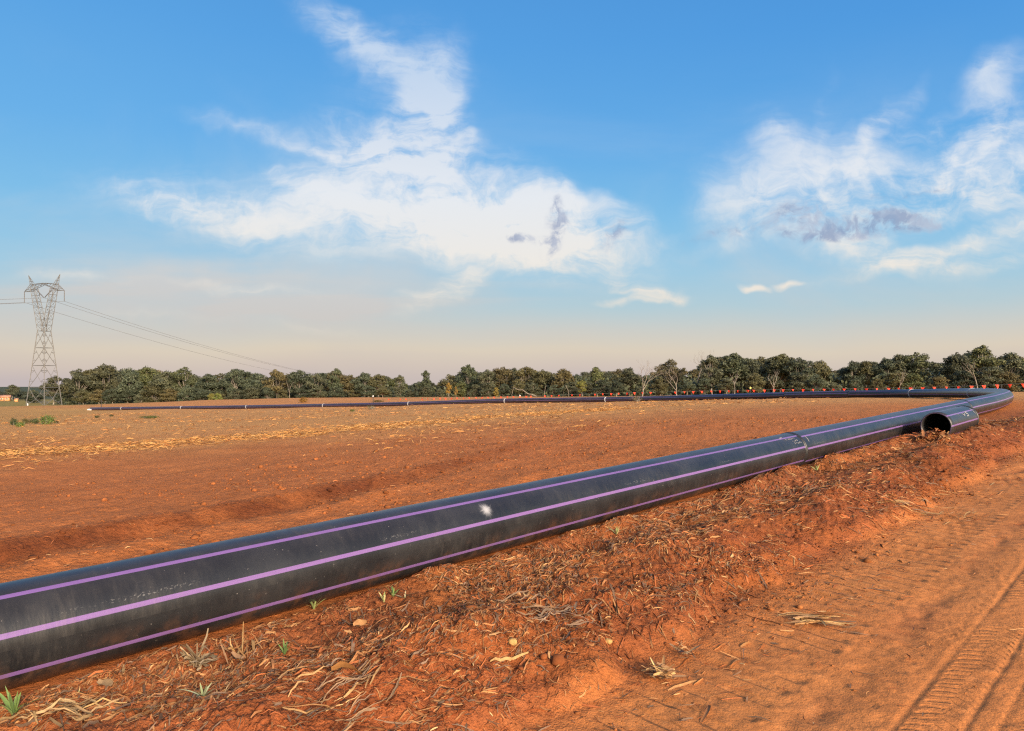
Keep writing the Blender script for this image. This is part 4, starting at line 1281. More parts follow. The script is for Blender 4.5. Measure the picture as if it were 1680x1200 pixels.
# ------------------------------------------------------------------ transmission tower and its lines
def build_tower():
    cx, cy = -131.3, 213.0
    g = float(ground_h(np.array([cx]), np.array([cy]))[0])
    zz = lambda py: (HY - py) / F * cy - g           # height above ground at a photo row
    th = R(-13.4)                                    # the line runs this way; cross arms square to it
    root = empty('transmission_tower', (cx, cy, g), th)
    tag(root, 'tall grey lattice steel transmission tower at the left edge of the field', 'pylon')
    # local x = cross-arm axis, local y = along the line
    hb = 3.05
    H_waist = zz(543.5); w_ = 1.15
    lv = [0, zz(655), zz(636), zz(617), zz(600), zz(585), zz(571), zz(556), H_waist]
    half = lambda z: hb + (w_ - hb) * min(1, z / H_waist)
    cor = lambda z, sx, sy: np.array([sx * half(z), sy * half(z), z])
    for sx in (-1, 1):
        for sy in (-1, 1):
            obj('leg', MB().bar(cor(-.4, sx, sy), cor(H_waist, sx, sy), .16).mesh('leg'), M_STEEL, root)
    for k in range(len(lv) - 1):
        z0, z1 = lv[k], lv[k + 1]
        for (A, B) in (((-1, -1), (1, -1)), ((1, -1), (1, 1)), ((1, 1), (-1, 1)), ((-1, 1), (-1, -1))):
            p0, p1 = cor(z0, *A), cor(z0, *B); q0, q1 = cor(z1, *A), cor(z1, *B)
            m0 = (p0 + p1) / 2; m1 = (q0 + q1) / 2
            if k % 2 == 0:
                obj('brace', MB().bar(p0, m1, .075).bar(p1, m1, .075).mesh('brace'), M_STEEL, root)
            else:
                obj('brace', MB().bar(m0, q0, .075).bar(m0, q1, .075).mesh('brace'), M_STEEL, root)
            sub = MB()
            for e0, e1, f0, f1 in ((p0, q0, p0, m1) if k % 2 == 0 else (p0, q0, m0, q0), (p1, q1, p1, m1) if k % 2 == 0 else (p1, q1, m0, q1)):
                sub.bar((e0 + e1) / 2, (f0 + f1) / 2, .05)
                sub.bar(e0 * .75 + e1 * .25 if k % 2 else e0 * .25 + e1 * .75, (f0 + f1) / 2, .045)
            if k in (1, 3, 5, 7):
                sub.bar(q0, q1, .07)
            tag(obj('redundant_brace', sub.mesh('redundant_brace'), M_STEEL, root), kind='stuff')
    # the two arms of the fork, each a slim lattice column
    z_arm = zz(474.5)
    for s in (-1, 1):
        name = 'fork_arm'
        bot = [np.array([s * w_, y_, H_waist]) for y_ in (-w_, w_)] + [np.array([-s * .25, y_, H_waist]) for y_ in (-.8, .8)]
        xi, xo = 2.5, 4.1
        top = [np.array([s * xo, y_, z_arm]) for y_ in (-.55, .55)] + [np.array([s * xi, y_, z_arm]) for y_ in (-.55, .55)]
        mb = MB()
        for b_, t_ in zip(bot, top):
            mb.bar(b_, t_, .12)
        n = 7
        for k in range(n):
            f0, f1 = k / n, (k + 1) / n
            P_ = [b_ + (t_ - b_) * f0 for b_, t_ in zip(bot, top)]; Q_ = [b_ + (t_ - b_) * f1 for b_, t_ in zip(bot, top)]
            for i, j in ((0, 1), (1, 3), (3, 2), (2, 0)):
                mb.bar(P_[i], Q_[j], .055) if k % 2 else mb.bar(P_[j], Q_[i], .055)
                mb.bar(Q_[i], Q_[j], .05)
        obj(name, mb.mesh(name), M_STEEL, root)
        # peak horn
        tip = np.array([s * 5.35, 0, zz(451)])
        mb = MB()
        for t_ in top:
            mb.bar(t_ + np.array([0, 0, .0]), tip, .085)
        for f in (.3, .55, .78):
            q_ = [t_ + (tip - t_) * f for t_ in top]
            for i, j in ((0, 1), (1, 3), (3, 2), (2, 0)):
                mb.bar(q_[i], q_[j], .05)
            q2_ = [t_ + (tip - t_) * (f - .24) for t_ in top]
            for i, j in ((0, 2), (1, 3)):
                mb.bar(q2_[i], q_[j], .05)
        obj('peak_horn', mb.mesh('peak_horn'), M_STEEL, root)
        # outer cross arm
        et = np.array([s * 6.75, 0, zz(478)])
        mb = MB()
        up_ = [np.array([s * xo * .97, y_, z_arm + 1.6]) for y_ in (-.5, .5)]; lo_ = [np.array([s * xo * .95, y_, z_arm - .5]) for y_ in (-.5, .5)]
        for q_ in up_ + lo_:
            mb.bar(q_, et, .085)
        for f in (.35, .65):
            u_ = [q_ + (et - q_) * f for q_ in up_]; l_ = [q_ + (et - q_) * f for q_ in lo_]
            for i in (0, 1):
                mb.bar(u_[i], l_[i], .05); mb.bar(u_[i], lo_[i], .05)
        obj('cross_arm', mb.mesh('cross_arm'), M_STEEL, root)
        mb = MB()
        zl = et[2] - 3.0
        zs = np.linspace(et[2], zl, 25)
        mb.tube(np.stack([np.full(25, et[0]), np.zeros(25), zs], 1), np.where(np.arange(25) % 2, .13, .05), 6)
        obj('insulator_string', mb.mesh('insulator_string'), M_INSUL, root)
        mb = MB()
        p_ = np.array([s * 2.55, 0, z_arm - .25]); q_ = np.array([s * .15, 0, zz(488.5)])
        tt = np.linspace(0, 1, 25)[:, None]
        mb.tube(p_ + (q_ - p_) * tt, np.where(np.arange(25) % 2, .15, .06), 6)
        obj('insulator_string', mb.mesh('insulator_string'), M_INSUL, root)
    # bridge between the forks
    mb = MB()
    zt = zz(465.2); zb = zz(468)
    xs = np.linspace(-4.0, 4.0, 9)
    zu = lambda x_: zt - .9 * (abs(x_) / 4.0) ** 2 * .4
    zl_ = lambda x_: zb + .2 - 1.5 * (abs(x_) / 4.0)
    for y_ in (-.45, .45):
        for a_, b_ in zip(xs[:-1], xs[1:]):
            mb.bar((a_, y_, zu(a_)), (b_, y_, zu(b_)), .085); mb.bar((a_, y_, zl_(a_)), (b_, y_, zl_(b_)), .085)
            mb.bar((a_, y_, zl_(a_)), (b_, y_, zu(b_)), .05)
    for x_ in xs:
        mb.bar((x_, -.45, zu(x_)), (x_, .45, zu(x_)), .05); mb.bar((x_, -.45, zl_(x_)), (x_, .45, zl_(x_)), .05)
    obj('bridge', mb.mesh('bridge'), M_STEEL, root)
    # conductors
    ca, sa = math.cos(th), math.sin(th)
    names = {1: 'power line from the right tower arm', 0: 'power line from the tower centre', -1: 'power line from the left tower arm'}
    for s in (1, 0, -1):
        lx = s * 6.75; lz = (zz(478) - 3.0) if s else zz(489)
        for sg in (1, -1):
            t = np.linspace(0, 340, 60)
            z = lz + g - (.168 * t - .00027 * t * t) * (1 if sg > 0 else .85)
            x = cx + lx * ca - sg * t * sa; y = cy + lx * sa + sg * t * ca
            mb = MB().tube(np.stack([x, y, z], 1), .045, 5)
            o = obj('power_line', mb.mesh('power_line'), M_WIRE)
            tag(o, names[s] + (', dropping to the right behind the trees' if sg > 0 else ', running off the left edge'), 'power line', 'conductors of the transmission line')


build_tower()


# ------------------------------------------------------------------ trees
def limb_path(p, q, rng, k=5, wob_=.08):
    p = np.asarray(p, float); q = np.asarray(q, float)
    t = np.linspace(0, 1, k)[:, None]
    L = np.linalg.norm(q - p)
    pts = p + (q - p) * t + rng.normal(0, wob_ * L, (k, 3)) * np.sin(math.pi * t)
    return pts


def make_variant(seed, kind):
    """A gum tree 12 m tall: trunk with limbs, and a crown of many small leaf sprays set in clumps."""
    rng = np.random.default_rng(seed)
    H = 12.0
    mbt = MB()
    lean = rng.normal(0, .35, 2)
    if kind == 'open':      zc, nclump, rc, rs_, fork = .60, 26, 3.9, 1.15, .34
    elif kind == 'round':   zc, nclump, rc, rs_, fork = .55, 34, 3.8, 1.3, .30
    elif kind == 'tall':    zc, nclump, rc, rs_, fork = .60, 24, 2.7, 1.1, .40
    elif kind == 'cone':    zc, nclump, rc, rs_, fork = .55, 20, 3.0, 1.2, .60
    else:                   zc, nclump, rc, rs_, fork = .47, 34, 3.7, 1.4, .2       # bushy
    ftop = np.array([lean[0] * .6, lean[1] * .6, H * fork])
    tr = limb_path((0, 0, -.5), ftop, rng, 6, .03)
    mbt.tube(tr, np.linspace(.26, .19, 6), 7)
    clumps = []
    for i in range(nclump):
        if kind == 'cone':
            f = (i + .5) / nclump
            z = H * (.28 + .70 * f); rad = rc * (1 - f) ** .75 * rng.uniform(.45, 1)
        else:
            f = rng.uniform(-1, 1)
            z = H * zc + f * H * (.97 - zc) * (.93 if f > 0 else 1.0) * (.9 if kind != 'bushy' else 1.0)
            if f < 0: z = H * zc + f * H * (zc - (.14 if kind == 'bushy' else .33))
            rad = rc * math.sqrt(max(0, 1 - f * f * .9)) * math.sqrt(rng.uniform(.08, 1))
        an = i * 2.4 + rng.uniform(-.4, .4)
        c = np.array([lean[0] + math.cos(an) * rad, lean[1] + math.sin(an) * rad, z])
        s = rs_ * rng.uniform(.7, 1.25) * (1 if kind != 'cone' else (1.25 - .75 * (i + .5) / nclump))
        clumps.append((c, s))
    clumps.append((np.array([lean[0] * 1.2, lean[1], H - .7]), rs_ * .7))
    clumps.append((np.array([lean[0] + 1.1, lean[1] + .5, H - 1.5]), rs_ * .8))
    clumps.append((np.array([lean[0] - .9, lean[1] - .7, H - 1.7]), rs_ * .8))
    for c, s in clumps:
        st = tr[-1] if c[2] > ftop[2] else tr[max(2, min(5, int(c[2] / ftop[2] * 5) - 1))]
        if kind == 'cone':
            st = np.array([lean[0] * c[2] / H, lean[1] * c[2] / H, max(1, c[2] - .8)])
        mid = (st + c) / 2 + np.array([0, 0, -.25]) + rng.normal(0, .25, 3)
        pts = np.array([st, st * .6 + mid * .4, mid, mid * .45 + c * .55, c])
        mbt.tube(pts, np.linspace(.11, .03, 5), 5)
    if kind == 'cone':
        mbt.tube(limb_path(ftop, (lean[0], lean[1], H - .5), rng, 5, .02), np.linspace(.17, .04, 5), 5)
    # crown
    Vs, Qs = [], []; off_ = 0
    for c, s in clumps:
        n = int(105 * s * s)
        dirs = rng.normal(0, 1, (n, 3)); dirs /= np.linalg.norm(dirs, axis=1)[:, None]
        rad = s * rng.uniform(.25, 1.12, n) ** .6
        squash = np.array([1.08, 1.08, .80])
        p = c + dirs * rad[:, None] * squash
        p[:, 2] = np.minimum(p[:, 2], H + .25)
        nn = dirs * np.array([1, 1, 1.2]) + rng.normal(0, .75, (n, 3)); nn /= np.linalg.norm(nn, axis=1)[:, None]
        t1 = np.cross(nn, rng.normal(0, 1, (n, 3))); t1 /= np.linalg.norm(t1, axis=1)[:, None]
        t2 = np.cross(nn, t1)
        la = rng.uniform(.20, .42, n)[:, None]; lb = rng.uniform(.10, .22, n)[:, None]
        V = np.stack([p - t1 * la, p - t2 * lb * rng.uniform(.6, 1.2, (n, 1)) + t1 * la * rng.uniform(-.4, .4, (n, 1)), p + t1 * la, p + t2 * lb * rng.uniform(.6, 1.2, (n, 1)) + t1 * la * rng.uniform(-.4, .4, (n, 1))], 1)
        Vs.append(V.reshape(-1, 3))
        Qs.append(np.arange(n * 4).reshape(-1, 4) + off_); off_ += n * 4
    mt = mbt.mesh('trunk', True); mt.materials.append(M_BARK)
    mc = mesh_np('crown', np.vstack(Vs), np.vstack(Qs)); mc.materials.append(M_CROWN)
    return mt, mc


VARS = {}
for kd, sds in (('open', (1, 2, 3, 4)), ('round', (5, 6, 7)), ('tall', (8, 9, 10)), ('cone', (11,)), ('bushy', (12, 13, 14))):
    VARS[kd] = [make_variant(900 + s, kd) for s in sds]
TR = random.Random(77)

SKY = [(-60, 634), (0, 640), (20, 632), (35, 639), (60, 641), (76, 618), (100, 617), (112, 622), (130, 606), (173, 598), (190, 605), (211, 605), (225, 609), (243, 602), (261, 611), (277, 609),
       (304, 603), (329, 617), (350, 613), (386, 606), (400, 606), (423, 614), (454, 607), (477, 614), (493, 608), (516, 614), (550, 605), (566, 612), (598, 612), (639, 617), (657, 616), (676, 626),
       (697, 609), (716, 629), (736, 615), (767, 599), (788, 609), (825, 603), (862, 602), (893, 608), (924, 606), (945, 613), (980, 603), (1010, 606), (1032, 604), (1048, 617), (1100, 590),
       (1122, 607), (1168, 583), (1202, 580), (1233, 590), (1246, 583), (1280, 581), (1307, 586), (1325, 595), (1347, 592), (1368, 605), (1384, 599), (1400, 593), (1422, 593), (1454, 588), (1476, 582),
       (1504, 579), (1528, 593), (1560, 590), (1574, 580), (1610, 567), (1635, 584), (1662, 579), (1690, 585), (1760, 580)]
SKX = np.array([p[0] for p in SKY]); SKYY = np.array([p[1] for p in SKY])
DEP = lambda px: float(np.interp(px, [-60, 40, 60, 105, 110, 400, 700, 1000, 1300, 1500, 1700], [430, 430, 330, 320, 292, 265, 212, 172, 155, 150, 145]))


def put_tree(name, px, ytop, dep, kind, label, group=None, tint=(1, 1, 1), wide=1.0, cat='tree', idx=None):
    x = (px - 840) / F * dep; y = dep
    g = float(ground_h(np.array([x]), np.array([y]))[0]) - .1
    top = (HY - ytop) / F * dep
    sc = (top - g) / 12.0
    vs = VARS[kind]
    mt, mc = vs[TR.randrange(len(vs)) if idx is None else idx]
    root = empty(name, (x, y, g), TR.uniform(0, 6.28))
    root.scale = (sc * wide, sc * wide, sc)
    tag(root, label, cat, group)
    obj('trunk', mt, None, root)
    c = obj('crown', mc, None, root)
    c.color = (*tint, 1)
    return root


def tint_rand():
    k = TR.random(); b = TR.uniform(.75, 1.25)
    if k < .35: t = (1.0, 1.0, 1.0)
    elif k < .6: t = (1.18, 1.05, .85)
    elif k < .8: t = (.85, .95, 1.0)
    elif k < .92: t = (1.35, 1.05, .8)
    else: t = (1.2, 1.25, .85)
    return tuple(c * b for c in t)


# front row: one tree for each crown the skyline shows
SPECIAL = {
    88: ('open', 'open-crowned tree seen through the right legs of the transmission tower', 1.25, (1.0, .95, .9)),
    173: ('round', 'tallest dark tree at the left end of the treeline, next to the tower', 1.1, (.95, .9, .85)),
    304: ('open', 'tree with a flat raised crown standing above the left treeline', 1.1, (.95, 1.0, .8)),
    550: ('tall', 'thin tree with a wispy double top poking out left of centre', .95, (.9, 1.0, .9)),
    697: ('cone', 'dark rounded cone-shaped tree standing alone at the dip in the skyline', .95, (.75, .85, .8)),
    767: ('tall', 'tall slender pointed tree right of the dip in the skyline', 1.15, (.8, .92, .85)),
    862: ('round', 'dome-shaped brown-green tree in the middle of the treeline', 1.1, (1.25, 1.05, .8)),
    1100: ('open', 'loose-crowned tree with twiggy grey-pink foliage right of the dead white tree', 1.15, (1.2, 1.0, .95)),
    1202: ('round', 'high broad dark tree where the treeline steps up at the right', 1.2, (.85, .92, .85)),
    1280: ('round', 'broad tree on pale forked stems behind the flags', 1.2, (1.05, 1.0, .8)),
    1504: ('open', 'high dark tree with a lacy flat top right of centre right', 1.05, (.95, 1.0, .8)),
    1610: ('open', 'tallest tree on the right with an airy see-through crown', 1.15, (1.2, 1.2, .85)),
}
FRONT = [-40, 20, 55, 88, 130, 173, 211, 243, 277, 304, 345, 386, 420, 454, 493, 520, 550, 598, 620, 657, 697, 736, 767, 800, 825, 862, 893, 924, 980, 1032, 1100, 1168, 1202, 1233, 1280, 1310, 1347, 1400, 1422,
         1454, 1476, 1504, 1574, 1610, 1662, 1715]


def section_label(px):
    if px < 70: return 'distant hazy tree on the low skyline left of the tower', 'distant trees left of the tower'
    if px < 330: return 'dark gum tree in the packed left treeline beside the tower', 'gum trees in the left treeline'
    if px < 670: return 'grey-green gum tree in the treeline behind the bare orange rise', 'gum trees behind the orange rise'
    if px < 1040: return 'gum tree in the middle treeline left of the dead white tree', 'gum trees in the middle treeline'
    if px < 1330: return 'dark gum tree in the raised treeline right of the dead white tree', 'gum trees in the raised treeline'
    return 'olive gum tree in the right treeline behind the orange flags', 'gum trees in the right treeline'


LAND = ''
CNT = 0
ORD = ['first', 'second', 'third', 'fourth', 'fifth', 'sixth']
NICK = {88: 'tree behind the tower', 173: 'tallest dark left tree', 304: 'flat raised crown', 550: 'wispy double-topped tree', 697: 'cone-shaped tree', 767: 'tall slender pointed tree', 862: 'dome-shaped tree', 1100: 'loose-crowned twiggy tree', 1202: 'high broad dark tree', 1280: 'broad tree on forked stems', 1504: 'lacy flat-topped tree', 1610: 'tallest airy tree'}
for px in FRONT:
    yt = float(np.interp(px, SKX, SKYY))
    dep = DEP(px) + TR.uniform(-6, 6)
    if px in SPECIAL:
        kd, lb, wd, tn = SPECIAL[px]
        LAND, CNT = NICK[px], 0
        put_tree('gum_tree', px, yt - 1, dep, kd, lb, tint=tn, wide=wd)
    else:
        lb, gp = section_label(px)
        gp = gp if px < 70 else gp + ', front row'
        if LAND:
            lb = ORD[CNT] + ' front-row gum tree to the right of the ' + LAND
            CNT += 1
        put_tree('gum_tree', px, yt - 1, dep, TR.choice(['open', 'round', 'tall', 'open', 'round']), lb, gp, tint_rand(), TR.uniform(.95, 1.25))
# behind and between: trees that close the wood, each a little lower than the skyline
px = -60
while px < 1760:
    if 66 < px < 108:
        px += 10
        continue
    yt = max(float(np.interp(px + q, SKX, SKYY)) for q in (-8, 0, 8)) + TR.uniform(0, 5)
    lb, gp = section_label(px)
    put_tree('gum_tree', px, yt, DEP(px) + TR.uniform(8, 45), TR.choice(['round', 'bushy', 'open']), lb, gp, tuple(c * .9 for c in tint_rand()) if px > 62 else (.8, .9, 1.05), TR.uniform(1.0, 1.4) * (1.7 if px < 62 else 1))  # far-left crowns: distance haze painted in as a darker bluish tint
    px += TR.uniform(11, 18) * (1.2 if px > 1000 else 1) * (.32 if px < 62 else 1)
px = 690
while px < 1760:
    yt = max(float(np.interp(px + q, SKX, SKYY)) for q in (-9, 0, 9)) + TR.uniform(1, 6)
    lb, gp = section_label(px)
    put_tree('gum_tree', px, yt, DEP(px) + TR.uniform(25, 60), TR.choice(['round', 'bushy']), lb, gp, tuple(c * .9 for c in tint_rand()), TR.uniform(1.3, 1.7))
    px += TR.uniform(20, 30)
# lower, bushy trees in front that hide the feet of the wood
px = 104
while px < 1760:
    b = DEP(px)
    yt = float(np.interp(px, SKX, SKYY))
    base_y = HY - float(ground_h(np.array([(px - 840) / F * (b - 8)]), np.array([b - 8.0]))[0]) / (b - 8) * F
    put_tree('young_gum_tree', px, base_y - (base_y - yt) * TR.uniform(.42, .62), b - TR.uniform(8, 12), TR.choice(['bushy', 'bushy', 'round']),
             section_label(px)[0].replace('gum tree', 'young bushy gum tree'), section_label(px)[1].replace('gum trees', 'young gum trees'), tint_rand(), TR.uniform(1.15, 1.7))
    px += TR.uniform(20, 34) * (1.3 if px > 1000 else 1)

for (pp, yt, kd, lb, tn, wd) in ((737, 628, 'tall', 'slim golden-leaved sapling right of the cone-shaped tree', (3.2, 1.9, .7), .8), (748, 634, 'tall', 'smaller golden sapling just right of the slim golden one', (2.8, 1.7, .8), .7),
                                 (815, 636, 'bushy', 'yellowish bush in front of the middle treeline', (2.6, 1.9, .8), .8), (345, 646, 'bushy', 'small yellow-green bush at the foot of the left treeline', (2.2, 1.9, .8), .9),
                                 (358, 645, 'bushy', 'rounded olive bush right of the yellow-green bush', (1.9, 2.0, .9), 1.1), (955, 624, 'open', 'light olive tree with yellowish foliage left of the dead white tree', (1.9, 1.8, .8), 1.0)):
    put_tree('small_tree', pp, yt, DEP(pp) - 18, kd, lb, None, tn, wd)


# bare trunks and dead trees
def dead_tree(px, ybase, ytop, dep, seed, label, levels=4, spread=.55, mat=None, first=.34):
    rng = np.random.default_rng(seed)
    x = (px - 840) / F * dep
    g = float(ground_h(np.array([x]), np.array([dep]))[0]) - .1
    H = (HY - ytop) / F * dep - g
    root = empty('dead_tree', (x, dep, g))
    tag(root, label, 'tree')
    trunk = MB()
    twigs = MB()

    def grow(p, dirv, ln, rad, lev):
        k = 5
        pts = [p]
        d_ = dirv / np.linalg.norm(dirv)
        for i in range(k - 1):
            d_ = d_ + rng.normal(0, .13, 3) + np.array([0, 0, .05]); d_ /= np.linalg.norm(d_)
            pts.append(pts[-1] + d_ * ln / (k - 1))
        pts = np.array(pts)
        (trunk if lev < 2 else twigs).tube(pts, np.linspace(rad, rad * .6, k), 6 if lev < 2 else 4)
        if lev >= levels:
            return
        nb = 3 if lev == 0 else int(rng.integers(2, 4))
        for j in range(nb):
            an = rng.uniform(0, 6.28)
            nd = d_ * 1.0 + spread * np.array([math.cos(an) * 1.5, math.sin(an), rng.uniform(-.1, .5)])
            st = pts[-1] if j < 2 else pts[int(rng.integers(2, 5))]
            grow(st, nd, ln * rng.uniform(.62, .85), rad * .55, lev + 1)
    grow(np.array([0, 0, 0.]), np.array([rng.normal(0, .06), rng.normal(0, .06), 1.]), H * first, H * .019, 0)
    allv = np.vstack(trunk.v + twigs.v)
    fz = H / allv[:, 2].max()
    for mb in (trunk, twigs):
        mb.v = [v_ * np.array([fz, fz, fz]) for v_ in mb.v]
    obj('trunk', trunk.mesh('trunk', True), mat or M_DEAD, root)
    if twigs.v:
        obj('branches', twigs.mesh('branches', True), mat or M_DEAD, root)
    return root


dead_tree(1053, 655, 588, 118, 3, 'bleached white dead tree with bare spreading branches behind the far pipe', 5, .62)
dead_tree(1110, 652, 600, 140, 5, 'pale leaning half-dead tree with thin branches right of the bleached one', 4, .5)
dead_tree(1150, 650, 572, 165, 8, 'bare twiggy crown sticking out beside the raised dark treeline', 5, .5, first=.45)
dead_tree(475, 654, 622, 240, 12, 'single pale bare trunk standing out against the grey-green wood', 2, .35, first=.55)
dead_tree(1268, 648, 606, 132, 14, 'pale forked bare stems in front of the broad tree behind the flags', 3, .35, first=.35)
dead_tree(1205, 648, 608, 134, 15, 'thin leaning pale stem left of the forked stems', 2, .3, first=.5)
dead_tree(1604, 640, 592, 122, 16, 'pale slender stem under the tallest airy tree on the right', 3, .4, first=.4)
dead_tree(1474, 640, 606, 128, 17, 'thin pale stem with small side branches behind the far pipe', 3, .3, first=.45)
for k, (pp, yt, lb) in enumerate(((840, 634, 'thin straight bare stem near the middle, leftmost of the straight stems'), (893, 632, 'bare stem in the shade left of the grey straight one'), (933, 632, 'grey straight bare stem left of the yellowish one'), (957, 632, 'yellowish straight bare stem nearest the dead white tree'))):
    dead_tree(pp, 656, yt, 168, 30 + k, lb, 0, .2, first=.9)
# fallen timber
c = px_ground(885, 660)
mbx = MB().tube(limb_path((0, 0, .2), (4.2, 1.5, 1.9), np.random.default_rng(4), 6, .03), np.linspace(.11, .05, 6), 6)
xg = (880 - 840) / F * 150
o = obj('fallen_branch', mbx.mesh('fallen_branch', True), M_DEAD, None, (xg, 150, float(ground_h(np.array([xg]), np.array([150.]))[0])))
o.rotation_euler = (0, 0, 2.6)
tag(o, 'pale fallen branch propped at the foot of the middle treeline', 'branch')


# undergrowth closing the feet of the wood
def undergrowth():
    rng = np.random.default_rng(55)
    n = 26000
    px = rng.uniform(100, 1780, n)
    dep = np.interp(px, [-60, 110, 400, 700, 1000, 1300, 1500, 1700], [430, 292, 265, 212, 172, 155, 150, 145]) + rng.uniform(-3, 26, n)
    x = (px - 840) / F * dep
    g = ground_h(x, dep)
    hmax = 1.2 + 3.6 * np.clip(.5 + 1.3 * fbm(x, dep, .12, 3, 601), 0, 1)
    z = g + hmax * rng.random(n) ** .8
    p = np.stack([x, dep, z], 1)
    nn = rng.normal(0, 1, (n, 3)) + np.array([0, -.3, .6]); nn /= np.linalg.norm(nn, axis=1)[:, None]
    t1 = np.cross(nn, rng.normal(0, 1, (n, 3))); t1 /= np.linalg.norm(t1, axis=1)[:, None]
    t2 = np.cross(nn, t1)
    la = rng.uniform(.25, .6, n)[:, None]; lb = la * rng.uniform(.4, .8, (n, 1))
    V = np.stack([p - t1 * la, p - t2 * lb, p + t1 * la, p + t2 * lb], 1).reshape(-1, 3)
    o = obj('undergrowth', mesh_np('undergrowth', V, np.arange(n * 4).reshape(-1, 4)), M_CROWN)
    o.color = (.9, .95, .85, 1)
    tag(o, 'dense dark undergrowth along the foot of the treeline', 'undergrowth', kind='stuff')


undergrowth()


# ------------------------------------------------------------------ flag bunting and its posts
ROPE_PX = [(604, 655.5), (700, 654), (850, 650.5), (960, 647), (1050, 643.8), (1100, 643.2), (1180, 641), (1300, 639), (1400, 637.8), (1494, 636.3), (1580, 634), (1640, 631.2), (1700, 629)]
rpx = np.array([p[0] for p in ROPE_PX]); rpy = np.array([p[1] for p in ROPE_PX])
RDEP = lambda px: np.interp(px, [600, 700, 850, 1000, 1150, 1300, 1400, 1500, 1600, 1700], [128, 117, 107, 97, 85, 74, 68, 62, 55, 50])
bunting = empty('flag_bunting', (0, 0, 0))
tag(bunting, 'long line of small orange-red triangular flags strung behind the far pipe', 'bunting')
FLAGS = [638, 657, 666, 693, 702, 712, 722, 731, 741, 750, 761, 770, 781, 791, 801, 811, 822, 832.5, 842.5, 853, 863.5, 871, 894, 905, 917, 938.5, 951.5, 976.5, 989, 1003, 1015, 1028.5, 1041, 1054, 1067.5,
         1108, 1123, 1137.5, 1151.5, 1167, 1181.5, 1196, 1211, 1227, 1237, 1254, 1270, 1285, 1301, 1318, 1334, 1352, 1368, 1385, 1403, 1421.5, 1438, 1458, 1475, 1494, 1514, 1533, 1553, 1573, 1594, 1614, 1636, 1657, 1679, 1700]
pp = np.linspace(604, 1705, 260)
dd_ = RDEP(pp)
rp = np.stack([(pp - 840) / F * dd_, dd_, (HY - (np.interp(pp, rpx, rpy))) / F * dd_], 1)
obj('rope', MB().tube(rp, .014, 5).mesh('rope', True), M_ROPE, bunting)
fl_rng = random.Random(9)
flag_me = []
for k in range(4):
    n = 5
    V, Q = [], []
    for i in range(n):
        t = i / (n - 1)
        w = .135 * (1 - t) + .012
        sway = .05 * math.sin(t * 2.5 + k) * (k - 1.5) * .6
        for sx in (-1, 0, 1):
            V.append((sx * w, sway + .03 * (1 - abs(sx)) * (1 if k % 2 else -1), -.28 * t))
    for i in range(n - 1):
        for j in range(2):
            a_ = i * 3 + j
            Q.append((a_, a_ + 1, a_ + 4, a_ + 3))
    me = mesh_np('flag', np.array(V), np.array(Q), True)
    me.materials.append(M_FLAG)
    flag_me.append(me)
for fx in FLAGS:
    dp = float(RDEP(fx)); z = (HY - float(np.interp(fx, rpx, rpy))) / F * dp
    o = obj('flag', flag_me[fl_rng.randrange(4)], None, bunting, ((fx - 840) / F * dp, dp, z))
    o.rotation_euler = (0, 0, fl_rng.uniform(-.65, .65) - .3)
    k = fl_rng.uniform(.78, 1.08)
    o.scale = (k, k, k * fl_rng.uniform(.8, 1.1))


def post(px, dep, ztop_px, label, capmat=None, capname=None, wid=.06):
    x = (px - 840) / F * dep
    g = float(ground_h(np.array([x]), np.array([dep]))[0])
    h = (HY - ztop_px) / F * dep - g
    root = empty('post', (x, dep, g))
    tag(root, label, 'post', 'steel posts along the flag line')
    mb = MB()
    for an in (0, 2.1, 4.2):
        mb.box((math.cos(an) * wid * .35, math.sin(an) * wid * .35, h / 2 - .1), (wid * .7 if an == 0 else wid * .4, wid * .4, h + .2))
    obj('shaft', mb.mesh('shaft'), M_POST, root)
    if capmat:
        obj('cap', MB().tube([(0, 0, h - .12), (0, 0, h + .02), (0, 0, h + .10)], [wid * 1.1, wid * 1.2, wid * .5], 8).mesh('cap', True), capmat, root)


post(612, 126, 650, 'post with a white top at the left end of the flag line', M_WHITE, 'cap', .10)
post(1231, 79, 636.5, 'post with a yellow cap in the middle of the flag line', M_YELLOW, 'cap', .09)
post(853, 107, 649.5, 'dark post with a small pale cap left of the fallen branch', M_WHITE, 'cap', .08)
post(1437, 65.5, 636.8, 'plain dark post right of the yellow-capped post')
post(1643, 52.6, 630.6, 'plain dark post beyond the bend of the pipe')
# survey pegs
x_ = (166.5 - 840) / F * 165
g_ = float(ground_h(np.array([x_]), np.array([165.]))[0])
o = obj('survey_peg', MB().tube([(0, 0, -.1), (0, 0, 1.5), (0, 0, 1.85)], [.05, .05, .07], 6).mesh('survey_peg'), M_POST, None, (x_, 165, g_))
tag(o, 'thin dark survey peg behind the far end of the pipe', 'peg')
x_ = (45.5 - 840) / F * 205
g_ = float(ground_h(np.array([x_]), np.array([205.]))[0])
o = obj('white_marker', MB().tube([(0, 0, 0), (0, 0, .25), (0, 0, .5), (0, 0, .62)], [.13, .15, .12, .04], 8).mesh('white_marker', True), M_WHITE, None, (x_, 205, g_))
tag(o, 'small white marker by the left leg of the transmission tower', 'marker')
pe = path_at(S_END - .3)
o = obj('white_sack', MB().tube([(-.45, 0, .05), (-.35, 0, .14), (0, -.03, .17), (.35, 0, .14), (.45, 0, .05)], [.04, .15, .18, .15, .04], 10).mesh('white_sack', True), M_WHITE, None,
        (pe[0] - .1, pe[1] - .75, float(ground_h(np.array([pe[0]]), np.array([pe[1] - .75]))[0])))
tag(o, 'white sack tucked under the open far end of the pipe', 'sack')


